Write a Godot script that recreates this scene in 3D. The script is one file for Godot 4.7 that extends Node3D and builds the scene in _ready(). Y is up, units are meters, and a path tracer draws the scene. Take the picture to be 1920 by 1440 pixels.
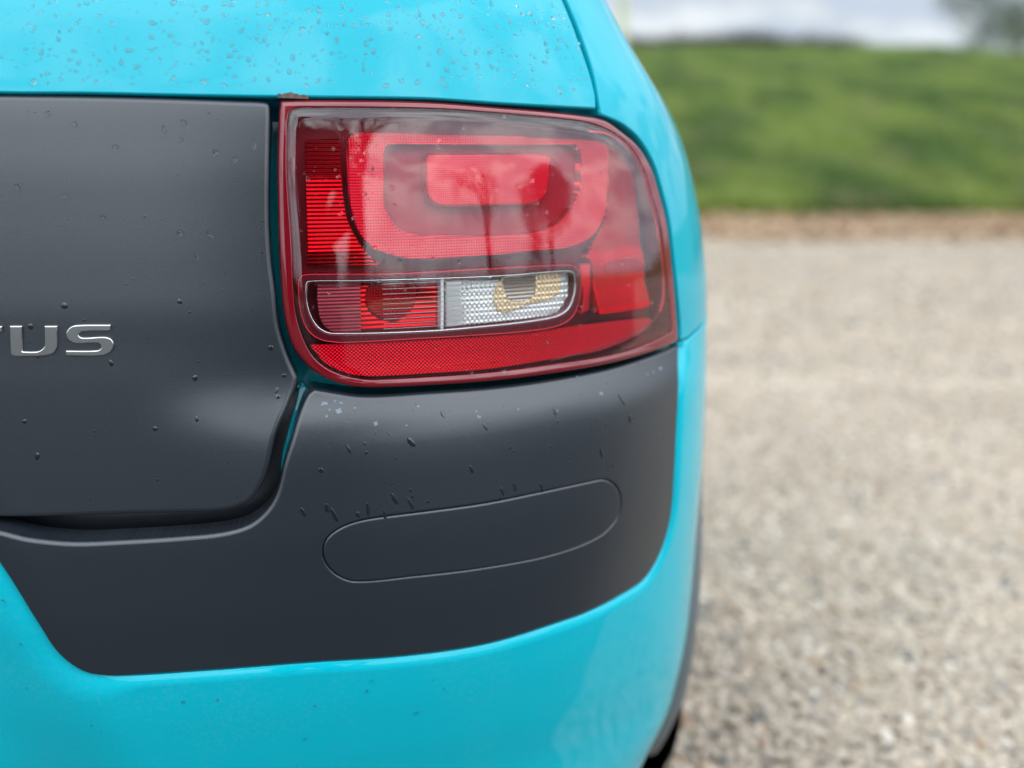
extends Node3D
# A rear corner of a parked turquoise car, close up, on a gravel yard below a grassy bank.
# The car body is a parametric surface: s = millimetres round the body from the tail to the side, y = height in millimetres,
# h = millimetres out of the surface. Panels are cut from it as outlines in (s, y), with rounded edges and skirts.

const S0 := -700
const Y0 := 200
const TH := [Vector2(-700, 0), Vector2(-420, 2.5), Vector2(-300, 6), Vector2(-200, 11), Vector2(-120, 16), Vector2(-50, 22), Vector2(20, 28), Vector2(100, 35), Vector2(180, 43), Vector2(250, 54), Vector2(310, 68), Vector2(360, 81), Vector2(420, 87), Vector2(700, 89), Vector2(2000, 90)]
const LEAN := [Vector2(200, -60), Vector2(380, -24), Vector2(440, -6), Vector2(500, 8), Vector2(530, 13), Vector2(600, 22), Vector2(667, 26), Vector2(735, 25), Vector2(765, 22), Vector2(800, 1), Vector2(860, 2.5), Vector2(920, -1.5), Vector2(980, -6.5), Vector2(1033, -15), Vector2(1110, -43), Vector2(1200, -90), Vector2(1300, -165)]
const TUCK := [Vector2(200, -88), Vector2(330, -33), Vector2(400, -20), Vector2(440, -16), Vector2(500, -13), Vector2(560, -11), Vector2(640, -7), Vector2(740, -7), Vector2(850, -11), Vector2(920, -21), Vector2(980, -36), Vector2(1020, -51), Vector2(1060, -73), Vector2(1110, -116), Vector2(1160, -150), Vector2(1300, -235)]

var theta := PackedFloat64Array()
var plan_x := PackedFloat64Array()
var plan_z := PackedFloat64Array()
var lean := PackedFloat64Array()
var tuck := PackedFloat64Array()
var M := {}
var rng := RandomNumberGenerator.new()
var noise := FastNoiseLite.new()
var car: Node3D
var none: Callable


# ------------------------------------------------------------------ body surface
func table(pts: Array, lo: int, hi: int, w: int) -> PackedFloat64Array:
	var v := PackedFloat64Array()
	var k := 0
	for i in range(lo, hi + 1):
		while k < pts.size() - 2 and i > pts[k + 1].x:
			k += 1
		var t = clampf((i - pts[k].x) / (pts[k + 1].x - pts[k].x), 0.0, 1.0)
		v.append(lerpf(pts[k].y, pts[k + 1].y, t))
	for r in 2:
		var o := PackedFloat64Array()
		var n := v.size()
		var acc := 0.0
		for j in range(-w, w + 1):
			acc += v[clampi(j, 0, n - 1)]
		for i in n:
			o.append(acc / (2 * w + 1))
			acc += v[clampi(i + w + 1, 0, n - 1)] - v[clampi(i - w, 0, n - 1)]
		v = o
	return v


func at(a: PackedFloat64Array, i: float) -> float:
	i = clampf(i, 0.0, a.size() - 1.001)
	var k := int(i)
	var f := i - k
	return a[k] * (1.0 - f) + a[k + 1] * f


func make_body() -> void:
	theta = table(TH, S0, 2000, 25)
	lean = table(LEAN, Y0, 1300, 12)
	tuck = table(TUCK, Y0, 1300, 15)
	for i in theta.size():
		theta[i] = deg_to_rad(theta[i])
	plan_x.append(0.0)
	plan_z.append(0.0)
	for i in range(1, theta.size()):
		var m := (theta[i] + theta[i - 1]) / 2.0
		plan_x.append(plan_x[i - 1] + cos(m))
		plan_z.append(plan_z[i - 1] - sin(m))
	var a := -190 - S0
	var dx := -185.0 - plan_x[a]
	var dz := -5.0 - plan_z[a]
	for i in theta.size():
		plan_x[i] += dx
		plan_z[i] += dz


func body(s: float, y: float, h := 0.0) -> Vector3:
	var t := at(theta, s - S0)
	var w := smoothstep(0.35, 1.35, t)
	var d := at(lean, y - Y0) * (1.0 - w) + at(tuck, y - Y0) * w + h
	return Vector3(at(plan_x, s - S0) + sin(t) * d, y, at(plan_z, s - S0) + cos(t) * d) / 1000.0


func plate_recess(s: float, y: float) -> float:   # the hollow for the number plate, left of the corner
	return -26.0 * smoothstep(-372.0, -520.0, s + (y - 560.0) * 0.35) * smoothstep(735.0, 660.0, y)


func frame(s: float, y: float, h: float, feat: Callable) -> Array:   # [point, d/ds, d/dy, normal] with the feature relief
	var e := 0.7
	var f := func(a: float, b: float) -> Vector3: return body(a, b, h + (feat.call(a, b) if feat.is_valid() else 0.0))
	var p: Vector3 = f.call(s, y)
	var du: Vector3 = f.call(s + e, y) - f.call(s - e, y)
	var dv: Vector3 = f.call(s, y + e) - f.call(s, y - e)
	return [p, du.normalized(), dv.normalized(), du.cross(dv).normalized()]


# ------------------------------------------------------------------ outlines
func curve(c: Array, step: float, closed := true) -> PackedVector2Array:   # smooth curve through the points; a repeated point is a sharp corner
	var pts := []
	var sharp := []
	for p in c:
		if pts.size() and pts[-1].distance_to(p) < 0.005:
			sharp[-1] = true
		else:
			pts.append(p)
			sharp.append(false)
	var n := pts.size()
	var out := PackedVector2Array()
	for i in (n if closed else n - 1):
		var b: Vector2 = pts[i]
		var d: Vector2 = pts[(i + 1) % n]
		var a: Vector2 = pts[(i - 1 + n) % n]
		var e: Vector2 = pts[(i + 2) % n]
		if sharp[i] or (not closed and i == 0):
			a = b * 2.0 - d
		if sharp[(i + 1) % n] or (not closed and i == n - 2):
			e = d * 2.0 - b
		var l := b.distance_to(d)
		var t1 := (d - a) / maxf(b.distance_to(a) + l, 0.01) * l
		var t2 := (e - b) / maxf(d.distance_to(e) + l, 0.01) * l
		if sharp[i] and sharp[(i + 1) % n]:
			t1 = d - b
			t2 = d - b
		var k := maxi(1, int(ceil(l / step)))
		for j in k:
			var t := float(j) / k
			var t_2 := t * t
			var t_3 := t_2 * t
			out.append(b * (2 * t_3 - 3 * t_2 + 1) + t1 * (t_3 - 2 * t_2 + t) + d * (-2 * t_3 + 3 * t_2) + t2 * (t_3 - t_2))
	if not closed:
		out.append(pts[-1])
	return out


func turned(poly: PackedVector2Array, anticlockwise: bool) -> PackedVector2Array:
	var a := 0.0
	for i in poly.size():
		a += poly[i].cross(poly[(i + 1) % poly.size()])
	if (a > 0.0) != anticlockwise:
		poly.reverse()
	return poly


func inside_of(p: Vector2, outer: PackedVector2Array, holes: Array) -> bool:
	if not Geometry2D.is_point_in_polygon(p, outer):
		return false
	for h in holes:
		if Geometry2D.is_point_in_polygon(p, h):
			return false
	return true


func inward(loop: PackedVector2Array) -> Array:   # for a loop with the material on its left: [unit direction, mitre factor]
	var out := []
	var n := loop.size()
	for i in n:
		var a := (loop[i] - loop[(i - 1 + n) % n]).normalized()
		var b := (loop[(i + 1) % n] - loop[i]).normalized()
		var d := Vector2(-a.y - b.y, a.x + b.x)
		d = d.normalized() if d.length() > 0.01 else Vector2(-a.y, a.x)
		out.append([d, minf(1.6, 1.0 / maxf(0.3, d.dot(Vector2(-b.y, b.x))))])
	return out


func panel_mesh(outline: PackedVector2Array, o := {}) -> ArrayMesh:
	var holes: Array = o.get("holes", [])
	var h: float = o.get("h", 0.0)
	var rl: float = o.get("rl", 1.5)
	var rh: float = o.get("rh", 1.5)
	var hole_rl: float = o.get("hole_rl", rl)
	var hole_rh: float = o.get("hole_rh", rh)
	var edge: Callable = o.get("edge", none)
	var step: float = o.get("step", 8.0)
	var skirt: float = o.get("skirt", 8.0)
	var rings: int = o.get("rings", 4)
	var feat: Callable = o.get("feat", none)
	var outer := turned(outline.duplicate(), true)
	var cut := []
	for q in holes:
		cut.append(turned(q.duplicate(), false))
	var pts := PackedVector2Array()
	var info := []        # [drop, lateral direction, share of the lateral direction in the normal]
	var loops := []
	var used := {}
	var put := func(p: Vector2, a: Array) -> bool:
		var key := Vector2i((p * 20.0).round())
		if used.has(key):
			return false
		used[key] = true
		pts.append(p)
		info.append(a)
		return true
	var core_outer := PackedVector2Array()
	var core_holes := []
	var all := [outer]
	all.append_array(cut)
	for li in all.size():
		var loop: PackedVector2Array = all[li]
		var l_rl := rl if li == 0 else hole_rl
		var l_rh := rh if li == 0 else hole_rh
		var n := loop.size()
		var dirs := inward(loop)
		var core := PackedVector2Array()
		var radii := []
		for p in loop:
			radii.append(edge.call(p) if li == 0 and edge.is_valid() else Vector2(l_rl, l_rh))
		loops.append([loop, dirs, radii])
		for i in n:
			put.call(loop[i], [-radii[i].y, -dirs[i][0], 0.94])
		for k in range(1, rings + 1):
			var t := PI / 2 * k / rings
			for i in n:
				var off: float = radii[i].x * (1.0 - cos(t))
				var p: Vector2 = loop[i] + dirs[i][0] * off * dirs[i][1]
				if k == rings:
					core.append(p)
				var good := inside_of(p, outer, cut)
				if good:
					for j in range(-14, 15):
						if absi(j) > 1 and p.distance_to(loop[(i + j + n) % n]) < off * 0.9:
							good = false
							break
				if good:
					put.call(p, [-radii[i].y * (1.0 - sin(t)), -dirs[i][0], cos(t) * radii[i].y / maxf(radii[i].x, 0.01)])
		if li == 0:
			core_outer = core
		else:
			core_holes.append(core)
	var jit := RandomNumberGenerator.new()
	jit.seed = 12
	var lo := outer[0]
	var hi := outer[0]
	for p in outer:
		lo = lo.min(p)
		hi = hi.max(p)
	var row := 0
	var y := lo.y
	while y < hi.y:
		var s := lo.x + (step * 0.5 if row % 2 else 0.0)
		while s < hi.x:
			var p := Vector2(s + fmod(row * 0.37, 0.2), y)
			if inside_of(p, core_outer, core_holes):
				var far := true
				for li in all.size():
					var c: PackedVector2Array = core_outer if li == 0 else core_holes[li - 1]
					for q in c:
						if p.distance_squared_to(q) < step * step * 0.2:
							far = false
							break
				if far:
					p += Vector2(jit.randf_range(-0.12, 0.12), jit.randf_range(-0.12, 0.12)) * step
					put.call(p, [0.0, Vector2.ZERO, 0.0])
			s += step
		y += step * 0.8660254
		row += 1
	var tri := Geometry2D.triangulate_delaunay(pts)
	var v := PackedVector3Array()
	var nrm := PackedVector3Array()
	var uv := PackedVector2Array()
	var idx := PackedInt32Array()
	for i in pts.size():
		var p := pts[i]
		var f := frame(p.x, p.y, h + info[i][0], feat)
		var side: Vector3 = f[1] * info[i][1].x + f[2] * info[i][1].y
		var w: float = info[i][2]
		v.append(f[0])
		nrm.append((f[3] * sqrt(maxf(0.0, 1.0 - minf(w * w, 0.9))) + side * w).normalized())
		uv.append(p / 1000.0)
	for k in range(0, tri.size(), 3):
		var a := tri[k]
		var b := tri[k + 1]
		var c := tri[k + 2]
		var area := (pts[b] - pts[a]).cross(pts[c] - pts[a])
		if absf(area) < 1e-4 or not inside_of((pts[a] + pts[b] + pts[c]) / 3.0, outer, cut):
			continue
		idx.append_array([a, c, b] if area > 0 else [a, b, c])
	mend(idx, pts, outer, cut)
	if skirt > 0.0:
		for L in loops:
			var loop: PackedVector2Array = L[0]
			var n := loop.size()
			var base := v.size()
			for i in n:
				for d in 2:
					var f := frame(loop[i].x, loop[i].y, h - L[2][i].y - (skirt if d else 0.0), feat)
					v.append(f[0])
					nrm.append(-(f[1] * L[1][i][0].x + f[2] * L[1][i][0].y))
					uv.append(loop[i] / 1000.0)
			for i in n:
				var a := base + i * 2
				var b := base + ((i + 1) % n) * 2
				idx.append_array([a, b, a + 1, b, b + 1, a + 1])
	var arr := []
	arr.resize(Mesh.ARRAY_MAX)
	arr[Mesh.ARRAY_VERTEX] = v
	arr[Mesh.ARRAY_NORMAL] = nrm
	arr[Mesh.ARRAY_TEX_UV] = uv
	arr[Mesh.ARRAY_INDEX] = idx
	var m := ArrayMesh.new()
	m.add_surface_from_arrays(Mesh.PRIMITIVE_TRIANGLES, arr)
	return m


func mend(idx: PackedInt32Array, p: PackedVector2Array, outer: PackedVector2Array, cut: Array) -> void:   # fills the odd triangle that the triangulation left out
	var seen := {}
	for k in range(0, idx.size(), 3):
		for j in 3:
			seen[Vector2i(idx[k + j], idx[k + (j + 1) % 3])] = true
	var follow := {}
	for e in seen:
		if not seen.has(Vector2i(e.y, e.x)):
			var m := (p[e.x] + p[e.y]) / 2.0
			var d := (p[e.x] - p[e.y]).orthogonal().normalized() * 0.05
			if inside_of(m + d, outer, cut) and inside_of(m - d, outer, cut):
				follow[e.y] = e.x
	for start in follow.keys():
		var ring := []
		var at_point: int = start
		while follow.has(at_point) and ring.size() < 9:
			ring.append(at_point)
			var next: int = follow[at_point]
			follow.erase(at_point)
			at_point = next
		if at_point == start and ring.size() >= 3:
			for k in range(1, ring.size() - 1):
				idx.append_array([ring[0], ring[k], ring[k + 1]])


func part(called: String, mesh: Mesh, mat: Material, parent: Node, label := "") -> MeshInstance3D:
	var o := MeshInstance3D.new()
	o.name = called
	o.mesh = mesh
	o.material_override = mat
	parent.add_child(o, true)
	if label:
		o.set_meta("label", label)
	return o


func thing(o: Node3D, label: String, category: String, group := "", kind := "") -> Node3D:
	if label:
		o.set_meta("label", label)
	if category:
		o.set_meta("category", category)
	if group:
		o.set_meta("group", group)
	if kind:
		o.set_meta("kind", kind)
	return o


func panel(called: String, outline: PackedVector2Array, mat: Material, parent: Node, o := {}) -> MeshInstance3D:
	return part(called, panel_mesh(outline, o), mat, parent)


func tube_mesh(path: Array, radii: Array, sides: int, closed := false) -> ArrayMesh:
	var st := SurfaceTool.new()
	st.begin(Mesh.PRIMITIVE_TRIANGLES)
	add_tube(st, path, radii, sides, closed)
	return st.commit()


func add_tube(st: SurfaceTool, path: Array, radii: Array, sides: int, closed := false) -> void:
	var n := path.size()
	var prev := []
	var u := Vector3.UP
	for i in (n + 1 if closed else n):
		var k := i % n
		var d: Vector3 = (path[(k + 1) % n] - path[(k - 1 + n) % n]) if closed else (path[mini(k + 1, n - 1)] - path[maxi(k - 1, 0)])
		d = d.normalized()
		if i == 0:
			u = d.cross(Vector3.RIGHT if absf(d.x) < 0.8 else Vector3.UP).normalized()
		else:
			u = (u - d * u.dot(d)).normalized()
		var w := d.cross(u)
		var ring := []
		for j in sides:
			var a := TAU * j / sides
			var nn := u * cos(a) + w * sin(a)
			ring.append([path[k] + nn * radii[k % radii.size()], nn])
		if prev.size():
			for j in sides:
				var e := (j + 1) % sides
				for q in [prev[j], ring[j], prev[e], prev[e], ring[j], ring[e]]:
					st.set_normal(q[1])
					st.add_vertex(q[0])
		prev = ring


func lin(r: float, g: float, b: float, a := 1.0) -> Color:
	var c := Color(r, g, b).linear_to_srgb()
	c.a = a
	return c


func mat(color: Color, rough: float, o := {}) -> StandardMaterial3D:
	var m := StandardMaterial3D.new()
	m.albedo_color = color
	m.roughness = rough
	for k in o:
		m.set(k, o[k])
	return m


func picture(size: int, f: Callable, srgb := false) -> ImageTexture:
	var im := Image.create(size, size, false, Image.FORMAT_RGB8)
	for j in size:
		for i in size:
			var c: Color = f.call((i + 0.5) / size, (j + 0.5) / size)
			im.set_pixel(i, j, c.linear_to_srgb() if srgb else c)
	return ImageTexture.create_from_image(im)


func bumps(size: int, height: Callable, strength: float) -> ImageTexture:   # a normal map that repeats, from a height
	var im := Image.create(size, size, false, Image.FORMAT_RGB8)
	var hs := PackedFloat32Array()
	for j in size:
		for i in size:
			hs.append(height.call((i + 0.5) / size, (j + 0.5) / size))
	for j in size:
		for i in size:
			var dx := hs[j * size + (i + 1) % size] - hs[j * size + (i + size - 1) % size]
			var dy := hs[((j + 1) % size) * size + i] - hs[((j + size - 1) % size) * size + i]
			var n := Vector3(-dx * strength * size / 2.0, dy * strength * size / 2.0, 1.0).normalized()
			im.set_pixel(i, j, Color(n.x * 0.5 + 0.5, n.y * 0.5 + 0.5, n.z * 0.5 + 0.5))
	return ImageTexture.create_from_image(im)


func with_normal(m: StandardMaterial3D, t: Texture2D, cells_x: float, cells_y: float, scale := 1.0) -> StandardMaterial3D:
	m.normal_enabled = true
	m.normal_texture = t
	m.normal_scale = scale
	m.uv1_scale = Vector3(1000.0 / cells_x, 1000.0 / cells_y, 1.0)
	return m


# ------------------------------------------------------------------ the sky
func make_sky() -> Sky:
	var w := 1024
	var hgt := 512
	var im := Image.create(w, hgt, false, Image.FORMAT_RGBF)
	var n := FastNoiseLite.new()
	n.seed = 11
	n.noise_type = FastNoiseLite.TYPE_SIMPLEX_SMOOTH
	n.frequency = 2.0
	n.fractal_octaves = 5
	n.fractal_gain = 0.52
	n.domain_warp_enabled = true
	n.domain_warp_amplitude = 0.35
	n.domain_warp_frequency = 0.9
	var towards_sun := Vector3(0.42, 0.36, 0.83).normalized()
	for j in hgt:
		var el := (0.5 - (j + 0.5) / hgt) * PI
		for i in w:
			var az := (i + 0.5) / w * TAU
			var up := maxf(sin(el), 0.0)
			var d := Vector3(cos(el) * sin(az), up, -cos(el) * cos(az))
			var p := Vector3(d.x, 0.0, d.z) / (up + 0.22) + Vector3(0, up * 1.2, 0)
			var c := n.get_noise_3dv(p) * 1.25
			var bright := smoothstep(-0.4, 0.4, c)
			var veil := lerpf(SKY_LOW, SKY_HIGH, pow(up, 0.7)) * (1.0 + SKY_SUNWARD * smoothstep(-0.5, 1.0, d.dot(towards_sun)))
			var col := Color(0.46, 0.55, 0.68).lerp(Color(1.08, 1.15, 1.20), bright)
			var flat := lerpf(0.4, 1.0, smoothstep(0.02, 0.14, up))
			col = Color(0.80, 0.93, 1.06).lerp(col, flat)
			im.set_pixel(i, j, Color(col.r * veil, col.g * veil, col.b * veil))
	var sm := PanoramaSkyMaterial.new()
	sm.panorama = ImageTexture.create_from_image(im)
	var sky := Sky.new()
	sky.sky_material = sm
	return sky


const SKY_LOW := 0.52
const SKY_HIGH := 0.86
const SKY_SUNWARD := 1.6


func _ready() -> void:
	rng.seed = 7
	noise.seed = 5
	noise.frequency = 1.0
	# --- camera, sky, light, exposure
	var cam := Camera3D.new()
	cam.name = "camera"
	cam.position = Vector3(0, 1.0, 0.88)
	cam.rotation = Vector3(-atan(450.0 / 2000.0), 0, 0)
	cam.fov = rad_to_deg(2.0 * atan(720.0 / 2000.0))
	cam.near = 0.05
	cam.far = 3000.0
	var ca := CameraAttributesPhysical.new()
	ca.frustum_focal_length = 12.0 / (720.0 / 2000.0)
	ca.frustum_focus_distance = 0.90
	ca.frustum_near = 0.05
	ca.frustum_far = 3000.0
	ca.exposure_aperture = 1.9
	cam.attributes = ca
	add_child(cam)
	cam.current = true
	var we := WorldEnvironment.new()
	we.name = "world_environment"
	var env := Environment.new()
	env.background_mode = Environment.BG_SKY
	env.sky = make_sky()
	env.tonemap_mode = Environment.TONE_MAPPER_LINEAR
	env.tonemap_exposure = EXPOSURE
	env.sdfgi_enabled = true
	env.ssao_enabled = true
	env.ssil_enabled = true
	we.environment = env
	add_child(we)
	var sun := DirectionalLight3D.new()
	sun.name = "sun"
	sun.light_energy = 0.15
	sun.light_angular_distance = 110.0
	sun.light_color = Color(1.0, 0.96, 0.9)
	sun.shadow_enabled = true
	sun.rotation_degrees = Vector3(-52, 40, 0)
	add_child(sun)
	make_body()
	make_materials()
	make_land()
	make_car()
	make_lamp()
	make_trees()
	make_rain()
	make_person()
	make_gravel()
	make_debris()


const EXPOSURE := 1.45


func make_materials() -> void:
	var coat := {"metallic_specular": 0.15, "clearcoat_enabled": true, "clearcoat": 0.8, "clearcoat_roughness": 0.04}
	M.paint = mat(lin(0.0, 0.42, 0.525), 0.5, coat)
	M.paint_lightened = mat(Color.WHITE, 0.45, coat)  # body turquoise lightened against the weaker light on the bumper, with faint dust
	M.paint_lightened.albedo_texture = picture(512, func(u: float, v: float) -> Color:
		var g := noise.get_noise_2d(u * 118.0, v * 118.0) * 1.1 + noise.get_noise_2d(u * 61.0 + 31.0, v * 61.0) * 0.6
		var broad := noise.get_noise_2d(u * 5.0 + 7.0, v * 5.0) * 0.6
		var k := clampf(smoothstep(0.05, 0.75, g + broad * 1.2), 0.0, 1.0) * 0.035
		return Color(0.0, 0.49, 0.60).lerp(Color(0.36, 0.50, 0.48), k), true)
	M.paint_lightened.uv1_scale = Vector3(1.7, 1.7, 1.0)
	var grain := bumps(256, func(u: float, v: float) -> float:
		return noise.get_noise_3d(cos(u * TAU) * 30.0, sin(u * TAU) * 30.0, cos(v * TAU) * 30.0 + sin(v * TAU) * 55.0), 0.0018)
	M.trim = with_normal(mat(lin(0.016, 0.021, 0.029), 0.28, {"metallic_specular": 1.0}), grain, 64.0, 64.0, 1.0)
	M.liner = mat(lin(0.05, 0.05, 0.052), 0.85)
	M.cladding = mat(lin(0.17, 0.165, 0.158), 0.75)
	M.rubber = mat(lin(0.055, 0.055, 0.057), 0.85)
	M.alloy = mat(lin(0.45, 0.46, 0.48), 0.35, {"metallic": 0.9})
	M.chrome = mat(lin(0.78, 0.79, 0.80), 0.10, {"metallic": 1.0})
	M.glass = mat(Color(1, 1, 1, 0.0), 0.0, {"transparency": BaseMaterial3D.TRANSPARENCY_ALPHA, "metallic_specular": 0.72})
	M.window = mat(lin(0.01, 0.012, 0.014), 0.05)
	M.water = mat(Color(1, 1, 1, 0.0), 0.0, {"refraction_enabled": true, "refraction_scale": 0.033})
	var prism := bumps(32, func(u: float, v: float) -> float: return minf(minf(u, 1.0 - u), minf(v, 1.0 - v)), 0.9)
	var comb := bumps(64, func(u: float, v: float) -> float:
		var best := 9.0
		for c in [Vector2(0, 0), Vector2(1, 0), Vector2(0, 1), Vector2(1, 1), Vector2(0.5, 0.5)]:
			best = minf(best, Vector2((u - c.x) * 1.0, (v - c.y) * 0.9).length())
		return -best * 0.6, 1.0)
	var ribs := bumps(32, func(_u: float, v: float) -> float: return absf(v - 0.5), 0.8)
	M.red_ring = with_normal(mat(lin(0.82, 0.012, 0.035), 0.28, {"metallic": 0.95}), prism, 2.4, 2.4, 0.8)
	M.red_core = with_normal(mat(lin(0.75, 0.012, 0.035), 0.35, {"metallic": 0.9}), prism, 1.8, 1.8, 0.6)
	M.red_rib = with_normal(mat(lin(0.70, 0.004, 0.012), 0.25, {"metallic": 1.0}), ribs, 5.0, 3.4, 0.9)
	M.red_side = with_normal(mat(lin(0.70, 0.004, 0.012), 0.25, {"metallic": 1.0}), prism, 3.0, 2.2, 0.9)
	M.reflex = with_normal(mat(lin(0.62, 0.003, 0.016), 0.22, {"metallic": 1.0}), comb, 3.6, 3.2, 1.0)
	M.rim = mat(lin(0.20, 0.003, 0.010), 0.12, {"clearcoat_enabled": true, "clearcoat": 1.0, "clearcoat_roughness": 0.02})
	M.light_pipe = mat(lin(0.8, 0.02, 0.05), 0.2, {"metallic": 0.4})
	M.tub = mat(lin(0.20, 0.003, 0.010), 0.5, {"metallic_specular": 0.25})
	M.tub_red = mat(lin(0.10, 0.002, 0.007), 0.25)
	M.ring_well = mat(lin(0.34, 0.006, 0.02), 0.35, {"metallic_specular": 0.3})
	M.well_red = with_normal(mat(lin(0.44, 0.005, 0.014), 0.3, {"metallic": 0.85}), prism, 2.4, 2.4, 0.8)
	M.well_grey = with_normal(mat(lin(0.52, 0.46, 0.40), 0.25, {"metallic": 0.6}), ribs, 5.0, 3.4, 0.8)
	M.bar_end = with_normal(mat(lin(0.45, 0.06, 0.085), 0.3, {"metallic": 0.8}), ribs, 5.0, 3.0, 0.3)
	M.bar_red = with_normal(mat(lin(0.72, 0.006, 0.015), 0.25, {"metallic": 0.95}), ribs, 5.0, 4.0, 0.35)
	M.bar_white = mat(lin(0.90, 0.91, 0.90), 0.16, {"metallic": 0.55})
	M.bead = mat(lin(0.008, 0.011, 0.016), 0.02, {"metallic_specular": 0.6, "clearcoat_enabled": true, "clearcoat": 0.5, "clearcoat_roughness": 0.0})
	M.white = mat(lin(0.75, 0.77, 0.8), 0.3)
	M.amber = mat(lin(0.88, 0.70, 0.46), 0.2, {"metallic": 0.5})
	M.rib = mat(lin(0.5, 0.42, 0.44), 0.2)
	M.scuff = mat(lin(0.20, 0.235, 0.29), 0.6)
	M.bark = mat(lin(0.075, 0.062, 0.05), 0.9)
	M.soil = mat(lin(0.22, 0.13, 0.08), 0.95)


func field_height(x: float, z: float) -> float:
	if z > -13.4:
		return 0.0
	var bank := 1.25 * pow(clampf((-13.4 - z) / 16.0, 0.0, 1.0), 0.8)
	var crest := lerpf(7.5, 5.7, smoothstep(24.0, 31.0, x))
	var rise := smoothstep(-12.0, -82.0, z) * (crest - 1.25)
	var fall := smoothstep(-84.0, -130.0, z) * 5.0
	return bank + rise - fall + 0.10 * noise.get_noise_2d(x * 0.35, z * 0.35) * smoothstep(-13.4, -15.0, z)


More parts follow.
